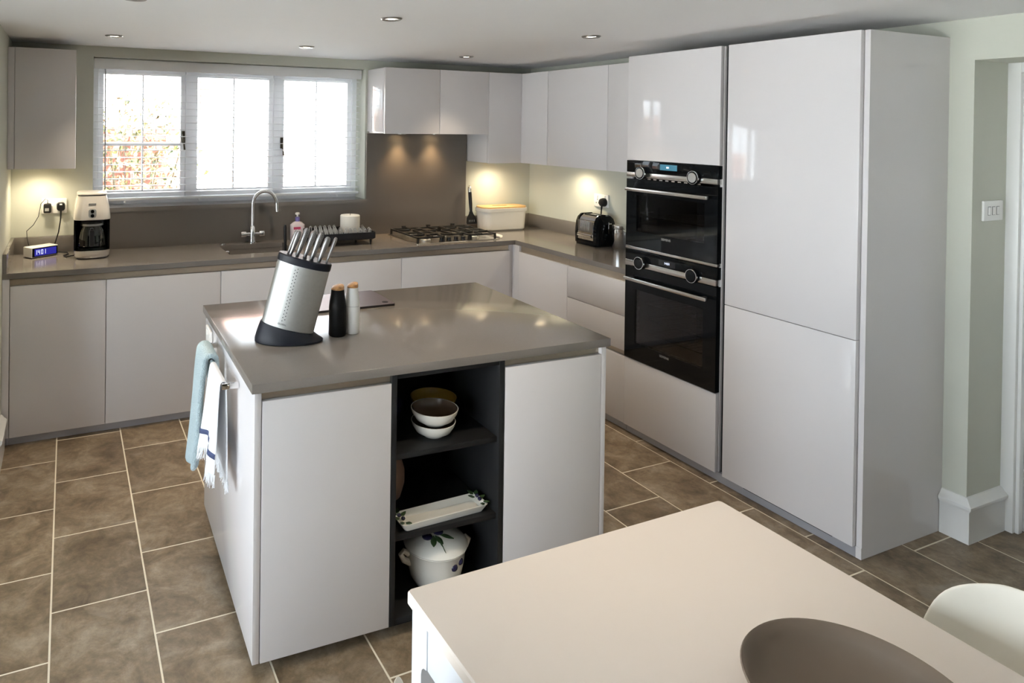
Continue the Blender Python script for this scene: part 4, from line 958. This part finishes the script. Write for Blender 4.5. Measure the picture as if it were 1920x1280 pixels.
# towel rail and towels
RX, RZ = -0.715, 0.822
t = isl('towel_rail', 'chrome towel rail fixed to the left side of the island', 'towel rail', (-0.70, 0, RZ))
MB().tube([(RX, -0.245, RZ), (RX, 0.205, RZ)], 0.007, 14).build('bar', 'chrome', t)
for y in (-0.243, 0.203): MB().box(RX-0.007, -0.6645, y-0.005, y+0.005, RZ-0.010, RZ+0.010, 0.002).build('bracket', 'chrome', t)
def towel(name, label, y0, y1, zo, zi, mt, thick, bulge, flare, seedv, cat='towel'):
    t = isl(name, label, cat, ((RX), (y0+y1)/2, zo))
    rn = random.Random(seedv); ph = [rn.uniform(0, 6) for _ in range(4)]
    nu, R = 22, 0.0085+thick/2
    prof = []
    no = 16
    for k in range(no+1):   # outer sheet from bottom up
        u = k/no; prof.append((-(R)-flare*(1-u)**0.8, zo+(RZ-zo)*u, 1-u))
    for k in range(1, 8):
        a = PI-PI*k/8; prof.append((R*math.cos(a), RZ+R*math.sin(a), 0))
    for k in range(no+1):
        u = 1-k/no; prof.append((R+0.006*(1-u), zi+(RZ-zi)*u, (1-u)*0.5))
    b = MB(); grid = []
    def P(i, j):
        v = i/nu; x, z, w_ = prof[j]
        wave = bulge*w_*(math.sin(v*9+ph[0])*0.6+math.sin(v*17+ph[1])*0.3)
        yy = y0+(y1-y0)*v + 0.012*w_*math.sin(z*14+ph[2])+0.03*w_*(v-0.5)
        return (RX+x+(wave if j <= no+4 else -wave*0.15), yy, z+0.012*w_*math.sin(v*5+ph[3]))
    V = [[b.bm.verts.new(P(i, j)) for j in range(len(prof))] for i in range(nu+1)]
    for i in range(nu):
        for j in range(len(prof)-1): b.bm.faces.new((V[i][j], V[i+1][j], V[i+1][j+1], V[i][j+1]))
    o = b.build('cloth', mt, t, smooth=180)
    md = o.modifiers.new('thick', 'SOLIDIFY'); md.thickness = thick; md.offset = 0
    md = o.modifiers.new('sub', 'SUBSURF'); md.levels = 1; md.render_levels = 1
    return t, P, nu, no, len(prof)
towel('bath_towel', 'fluffy pale blue towel hanging behind the tea towel', 0.020, 0.188, 0.415, 0.50, 'towel_blue', 0.022, 0.012, 0.034, 6)
tt, P, nu, no, npf = towel('tea_towel', 'white tea towel with navy stripes and fringe on the rail', -0.232, -0.022, 0.535, 0.50, 'towel_white', 0.0045, 0.018, 0.024, 9)
def stripe(js, i0, i1, mt, name, dx=-0.0035):
    b = MB()
    V = [[b.bm.verts.new(Vector(P(i, j))+Vector((dx, 0, 0))) for j in js] for i in range(i0, i1+1)]
    for a in range(len(V)-1):
        for c in range(len(js)-1): b.bm.faces.new((V[a][c], V[a+1][c], V[a+1][c+1], V[a][c+1]))
    o = b.build(name, mt, tt, smooth=180); md = o.modifiers.new('t', 'SOLIDIFY'); md.thickness = 0.001; md.offset = 0
stripe([3.9, 3.4] if False else [4, 3], 0, nu, 'towel_stripe', 'stripe')
fb = MB(); rn = random.Random(4)
for i in range(nu*3):
    v = i/3
    i0 = int(v); f_ = v-i0
    for j in (0, npf-1):
        p = Vector(P(i0, j)).lerp(Vector(P(min(i0+1, nu), j)), f_)
        fb.tube([p+Vector((0, 0, 0.003)), p+Vector((rn.uniform(-.004, .004), rn.uniform(-.004, .004), -0.018)), p+Vector((rn.uniform(-.008, .008), rn.uniform(-.008, .008), -0.036-rn.uniform(0, .012)))], [0.0022, 0.002, 0.0012], 5)
tag(fb.build('fringe', 'towel_white', tt), kind='stuff')
t = isl('side_socket', 'white socket plate on the left side of the island behind the towels', 'socket', (-0.668, 0.36, 0.80))
MB().box(-0.674, -0.6645, 0.30, 0.42, 0.765, 0.845, 0.003).build('face_plate', 'white_plastic', t)
for y in (0.335, 0.385): MB().box(-0.677, -0.674, y-0.006, y+0.006, 0.815, 0.833, 0.001).build('rocker_switch', 'white_plastic', t)

# ------------------------------------------------------------------ on the island: knife block, mills, board
ka = math.radians(-20)
kb = thing('knife_block', 'oval brushed steel knife block leaning on a black base', 'knife block', (-2.69, -2.19, IZ), rot=ka)
AX = Vector((0.243, 0, 0.970)); CX = Vector((0.970, 0, -0.243)); B0 = Vector((0.0, 0, 0.0530))
def ell(c, ax, ay, ux, n=48): return [c+ux*ax*math.cos(2*PI*k/n)+Vector((0, 1, 0))*ay*math.sin(2*PI*k/n) for k in range(n)]
EX = Vector((1, 0, 0))
mid = lambda f: ell(Vector((0.004, 0, 0)).lerp(B0, f)+Vector((0, 0, 0.0)), 0.122+(0.104-0.122)*f, 0.070+(0.056-0.070)*f, EX.lerp(CX, f).normalized())
MB().loft([ell(Vector((0.006, 0, 0)), 0.118, 0.066, EX), ell(Vector((0.005, 0, 0.004)), 0.124, 0.072, EX), ell(Vector((0.005, 0, 0.012)), 0.1245, 0.072, EX.lerp(CX, .15)), ell(Vector((0.003, 0, 0.030)), 0.115, 0.064, EX.lerp(CX, .55)), ell(B0, 0.1015, 0.0545, CX)]).build('base', 'navy_black', kb, raw=True)
MB().loft([ell(B0-AX*0.006, 0.097, 0.050, CX), ell(B0+AX*0.234, 0.097, 0.050, CX)]).build('steel_sleeve', 'steel_satin', kb, raw=True, smooth=60)
cp2 = MB().loft([ell(B0+AX*0.2305, 0.0985, 0.0515, CX), ell(B0+AX*0.2345, 0.0995, 0.0525, CX), ell(B0+AX*0.254, 0.0995, 0.0525, CX), ell(B0+AX*0.258, 0.0965, 0.0495, CX)]).build('cap', 'navy_black', kb, raw=True)
dt = MB()
def on_sleeve(u, s_):      # u along the major axis, s along the axis, near side
    return B0+AX*s_+CX*u+Vector((0, -0.050*math.sqrt(1-(u/0.097)**2), 0))
for k in range(32):
    u = -0.021+(0.0045 if k % 2 else -0.0045); s_ = 0.028+k*0.0062
    p = on_sleeve(u+0.0, s_)
    n_ = Vector((u/0.097**2, 0, 0)); nn = (CX*(u/0.097**2)+Vector((0, -1, 0))*(math.sqrt(1-(u/0.097)**2)/0.050)).normalized()
    a_ = nn.cross(AX).normalized()
    ring = [p+nn*0.0006+(a_*math.cos(2*PI*i/8)+AX*math.sin(2*PI*i/8))*0.0018 for i in range(8)]
    dt.loft([[q-nn*0.0012 for q in ring], ring])
dt.build('punched_dots', 'black_plastic', kb, raw=True)
p = on_sleeve(-0.022, 0.016); nn = (CX*(-0.022/0.097**2)+Vector((0, -1, 0))*(math.sqrt(1-(0.022/0.097)**2)/0.050)).normalized(); rx_ = AX.cross(nn).normalized()
tm = Matrix((rx_, AX, nn)).transposed().to_4x4(); tm.translation = p+nn*0.0008
MB().text('GLOBAL', 0.0085, tm).build('lettering', 'dark_print', kb, raw=True)
KN = [(-0.066, 0.012, 0.088, 0.0075, 'slim leftmost steel knife in the knife block'), (-0.056, -0.014, 0.090, 0.010, 'second steel knife from the left in the knife block'),
      (-0.032, -0.004, 0.105, 0.0115, 'tallest steel knife with dimpled handle in the knife block'), (-0.004, 0.004, 0.102, 0.0115, 'fourth steel knife from the left, middle of the knife block'),
      (0.022, -0.004, 0.104, 0.0115, 'third steel knife from the right in the knife block'), (0.050, -0.010, 0.094, 0.011, 'second steel knife from the right in the knife block'), (0.078, 0.004, 0.097, 0.007, 'slim rightmost steel knife in the knife block')]
KD = Vector((0.36, 0, 0.933)).normalized(); KS = Vector((0.933, 0, -0.36)).normalized()
kmat = Matrix.Translation((-2.69, -2.19, IZ)) @ Matrix.Rotation(ka, 4, 'Z')
for u, y, L_, hw, lab in KN:
    base = B0+AX*0.2588+CX*u+Vector((0, y, 0))
    wp = kmat @ base
    t = thing('kitchen_knife', lab, 'knife', wp, 'knives in the block', rot=ka)
    rg = []
    for f_, wk, tk in ((0, 0.62, 0.75), (0.12, 0.66, 0.8), (0.35, 0.85, 0.95), (0.65, 1.0, 1.0), (0.88, 1.0, 1.0), (0.97, 0.75, 0.8), (1.0, 0.4, 0.45)):
        c_ = KD*L_*f_
        rg.append([c_+KS*hw*wk*math.cos(2*PI*k/14)+Vector((0, 1, 0))*0.0085*tk*math.sin(2*PI*k/14) for k in range(14)])
    MB().loft(rg).build('handle', 'knife_steel', t, raw=True)
    if hw > 0.0112:
        db = MB()
        for k in range(20):
            c_ = KD*L_*(0.28+0.033*k)+KS*(hw*0.45 if k % 2 else -hw*0.05)+Vector((0, -0.0083, 0))
            rr_ = 0.0013
            ring = [c_+(KS*math.cos(2*PI*i/6)+KD*math.sin(2*PI*i/6))*rr_ for i in range(6)]
            db.loft([[q+Vector((0, 0.001, 0)) for q in ring], [q+Vector((0, -0.0004, 0)) for q in ring]])
        db.build('handle_dimples', 'black_plastic', t, raw=True)

def mill(label, c, r, h, mt, split):
    t = thing('grinder_mill', label, 'mill', c, 'salt and pepper mills')
    pr_ = [(r*0.92, 0), (r, 0.004), (r, h*0.50), (r*0.995, h*0.56), (r*0.94, h*0.66), (r*0.80, h*0.80), (r*0.755, h*0.88), (r*0.75, h*0.895)]
    if split:
        MB().lathe([*pr_[:2], (r, h*0.535)], c, 32).build('grinder_body', mt, t)
        MB().lathe([(r*0.97, h*0.5355), (r*0.97, h*0.542)], c, 32).build('joint_ring', 'grey_print', t)
        MB().lathe([(r, h*0.5425), *pr_[3:]], c, 32).build('upper_body', mt, t)
    else: MB().lathe(pr_, c, 32).build('grinder_body', mt, t)
    R0 = r*0.745; rg = []
    for f_, sc in ((0, 1), (0.4, 1.0), (0.75, 0.93), (1.0, 0.55)):
        rg.append([(c[0]+R0*sc*math.cos(2*PI*k/28), c[1]+R0*sc*math.sin(2*PI*k/28), c[2]+h*0.896+f_*h*(0.075+0.045*math.cos(2*PI*k/28-0.3)*sc)) for k in range(28)])
    MB().loft(rg).build('wooden_cap', 'acacia', t)
mill('black pepper mill with slanted wooden cap beside the knife block', (-2.497, -2.192, IZ), 0.0325, 0.192, 'mat_black', False)
mill('white salt mill with slanted wooden cap next to the black mill', (-2.432, -2.180, IZ), 0.0285, 0.192, 'white_plastic', True)
bd = thing('chopping_board', 'dark brown chopping board with round hole on the island', 'board', (-2.28, -1.75, IZ))
b0 = [(x, y) for x, y in rrect(-2.49, -2.105, -1.885, -1.625, 0.012)]
MB().loft([[(x, y, IZ+0.0005) for x, y in b0], [(x, y, IZ+0.0085) for x, y in b0]]).build('slab', 'board_edge', bd)
MB().loft([[(x, y, IZ+0.0085) for x, y in rrect(-2.489, -2.106, -1.884, -1.626, 0.012)], [(x, y, IZ+0.0095) for x, y in rrect(-2.488, -2.107, -1.883, -1.627, 0.012)]]).build('top_face', 'board', bd)
MB().lathe([(0.014, 0), (0.014, 0.0006)], (-2.140, -1.848, IZ+0.0095), 20).build('hanging_hole', 'mat_black', bd)

# ------------------------------------------------------------------ dining table, bowl, chairs
TX0, TX1, TY1, TY0, TZ = -2.783, -1.880, -3.342, -5.05, 0.742
tb = thing('dining_table', 'white rectangular dining table in the foreground', 'table', ((TX0+TX1)/2, (TY0+TY1)/2, 0))
MB().loft(rings_rr([(TX0+0.008, TX1-0.008, TY0+0.008, TY1-0.008, 0.008, TZ-0.034), (TX0, TX1, TY0, TY1, 0.010, TZ-0.024), (TX0, TX1, TY0, TY1, 0.010, TZ-0.004), (TX0+0.003, TX1-0.003, TY0+0.003, TY1-0.003, 0.009, TZ)])).build('table_top', 'table_white_lamplit', tb)
ZA = TZ-0.0345
def leg_poly(sy):      # y,z profile with rounded shoulder; sy -1 runs to -y
    yy = TY1-0.010 if sy < 0 else TY0+0.010
    pr_ = [(yy, 0), (yy, ZA), (yy+sy*0.062, ZA), (yy+sy*0.062, ZA-0.085)]
    pr_ += [(yy+sy*(0.040+0.022*math.cos(a)), ZA-0.107+0.022*math.sin(a)) for a in [math.radians(90-90*0)] ]
    pr_ += [(yy+sy*(0.062-0.022*math.sin(math.radians(a))), ZA-0.107+0.022*math.cos(math.radians(a))) for a in (0, 30, 60, 90)][1:]
    pr_ += [(yy+sy*0.040, 0)]
    return pr_
for sy in (-1, 1):
    for x in (TX0+0.010, TX1-0.055): MB().prism([(y, z) for k, (y, z) in enumerate(leg_poly(sy)) if k != 4], x, x+0.045, 'x').build('leg', 'table_white_daylit', tb)
for x in (TX0+0.0115, TX1-0.0305): box('side_apron', 'table_white_daylit', tb, x, x+0.019, TY0+0.074, TY1-0.0735, ZA-0.085, ZA, 0.001)
for y in (TY0+0.020, TY1-0.039): box('end_apron', 'table_white_daylit', tb, TX0+0.0555, TX1-0.0555, y, y+0.019, ZA-0.085, ZA, 0.001)

bw = thing('serving_bowl', 'large matt taupe bowl standing on the dining table', 'bowl', (-2.283, -3.93, TZ))
R_ = 0.167
MB().lathe([(0.055, 0), (0.06, 0.002), (0.10, 0.012), (0.14, 0.034), (0.160, 0.056), (R_, 0.072), (R_-0.002, 0.0745), (R_-0.006, 0.073), (0.153, 0.056), (0.13, 0.034), (0.09, 0.016), (0.04, 0.009), (0.001, 0.008)], (-2.283, -3.93, TZ), 72).build('dish', 'bowl_brown', bw, smooth=60)

def chair(label, loc, rot):
    t = thing('dining_chair', label, 'chair', loc, 'white shell dining chairs', rot=rot)     # faces local +x
    pf = [(0.215, 0.425), (0.205, 0.445), (0.15, 0.452), (0.05, 0.440), (-0.06, 0.435), (-0.14, 0.448), (-0.185, 0.49), (-0.205, 0.56), (-0.222, 0.65), (-0.240, 0.74), (-0.252, 0.785), (-0.258, 0.81)]
    wd = [0.19, 0.205, 0.22, 0.228, 0.23, 0.232, 0.232, 0.23, 0.225, 0.212, 0.182, 0.125]
    fwd = [0, 0, 0, 0, 0, 0.03, 0.06, 0.075, 0.075, 0.065, 0.05, 0.02]
    upz = [0.0, 0.008, 0.02, 0.035, 0.05, 0.055, 0.045, 0.03, 0.01, 0.0, -0.004, -0.006]
    b = MB(); nu = 16; V = []
    for i in range(nu+1):
        s_ = -1+2*i/nu; row = []
        for (x, z), hw, f_, u_ in zip(pf, wd, fwd, upz):
            q = abs(s_)**2.4
            row.append(b.bm.verts.new((x+f_*q, s_*hw, z+u_*q)))
        V.append(row)
    for i in range(nu):
        for j in range(len(pf)-1): b.bm.faces.new((V[i][j], V[i+1][j], V[i+1][j+1], V[i][j+1]))
    o = b.build('shell', 'chair_shell', t, raw=True, smooth=180)
    md = o.modifiers.new('thick', 'SOLIDIFY'); md.thickness = 0.006; md.offset = 0
    md = o.modifiers.new('sub', 'SUBSURF'); md.levels = 2; md.render_levels = 2
    for sx in (-1, 1):
        for sy in (-1, 1):
            MB().tube([(sx*0.11, sy*0.12, 0.425), (sx*0.185, sy*0.20, 0.0)], [0.014, 0.010], 12).build('leg', 'beech', t, raw=True)
    b = MB()
    for sy in (-1, 1): b.tube([(0.155, sy*0.165, 0.19), (-0.13, -sy*0.145, 0.31)], 0.004, 8)
    for sy in (-1, 1): b.tube([(0.115, sy*0.125, 0.40), (-0.115, sy*0.125, 0.40)], 0.005, 8)
    b.build('brace_wires', 'black_plastic', t, raw=True)
    return t
chair('white shell chair on the right-hand side of the dining table', (-1.965, -3.985, 0), PI)
chair('white shell chair on the left-hand side, its edge just showing', (-2.715, -3.755, 0), 0)

# ------------------------------------------------------------------ switch, lamps
sw = thing('light_switch', 'white three-gang light switch on the doorway reveal', 'switch', (0.140, DY1, 1.37))
MB().box(0.068, 0.212, DY1-0.010, DY1-0.0005, 1.328, 1.412, 0.003).build('face_plate', 'white_plastic', sw)
for x in (0.108, 0.140, 0.172):
    MB().box(x-0.011, x+0.011, DY1-0.0104, DY1-0.0098, 1.352, 1.388).build('rocker_gap', 'dark_print', sw)
    MB().box(x-0.0095, x+0.0095, DY1-0.0145, DY1-0.0100, 1.3535, 1.3865, 0.0015).build('rocker', 'white_plastic', sw)

DL = [(-3.20, -0.60, 'recessed chrome downlight in the ceiling at the left, near the blind'), (-2.11, -0.62, 'recessed chrome downlight in front of the middle of the window'),
      (-2.127, -1.85, 'largest recessed chrome downlight, above the island'), (-0.975, -0.60, 'small recessed chrome downlight in front of the extractor cabinet'),
      (-0.967, -1.80, 'recessed chrome downlight in the ceiling near the oven tower'),
      (-3.20, -1.85, 'recessed chrome downlight above the aisle left of the island'), (-2.127, -3.08, 'recessed chrome downlight between island and dining table')]
for x, y, lab in DL:
    t = thing('ceiling_downlight', lab, 'downlight', (x, y, ZC-0.006), 'recessed ceiling downlights')
    MB().lathe([(0.048, -0.0005), (0.048, -0.003), (0.042, -0.008), (0.030, -0.006), (0.026, -0.001)], (x, y, ZC), 36, cap0=False, cap1=False).build('rim', 'knife_steel', t)
    MB().lathe([(0.001, -0.0015), (0.0305, -0.0015), (0.024, -0.003), (0.001, -0.003)], (x, y, ZC), 28, cap0=False, cap1=False).build('lens', 'lamp_lens', t)
    spot('downlight_lamp', (x, y, ZC-0.012), DOWN_W, WARM, 84, 1.0, 0.03, t)
def puck(label, x, y, z, watts, col=(1.0, 0.86, 0.62), size=165, r=0.03):
    t = thing('cabinet_light', label, 'light', (x, y, z-0.008), 'lights under the wall cabinets')
    MB().lathe([(r+0.006, -0.0002), (r+0.006, -0.006), (r, -0.008), (r, -0.004)], (x, y, z), 28, cap0=False, cap1=False).build('rim', 'steel', t)
    MB().lathe([(0.001, -0.004), (r-0.001, -0.004), (r-0.001, -0.006), (0.001, -0.006)], (x, y, z), 24, cap0=False, cap1=False).build('lens', 'lamp_warm', t)
    spot('cabinet_lamp', (x, y, z-0.012), watts, col, size, 0.9, 0.04, t)
puck('round light under the left wall cabinet', -3.57, -0.15, 1.430, UNDER_W)
puck('round light under the wall cabinet above the bread bin', -0.40, -0.15, 1.430, UNDER_W)
puck('round light under the wide wall cabinet above the toaster', -0.15, -0.68, 1.430, UNDER_W)
puck('left warm spotlight under the extractor', -1.20, -0.085, 1.643, HOOD_W, WARMER, 95)
puck('right warm spotlight under the extractor', -0.92, -0.085, 1.643, HOOD_W, WARMER, 95)
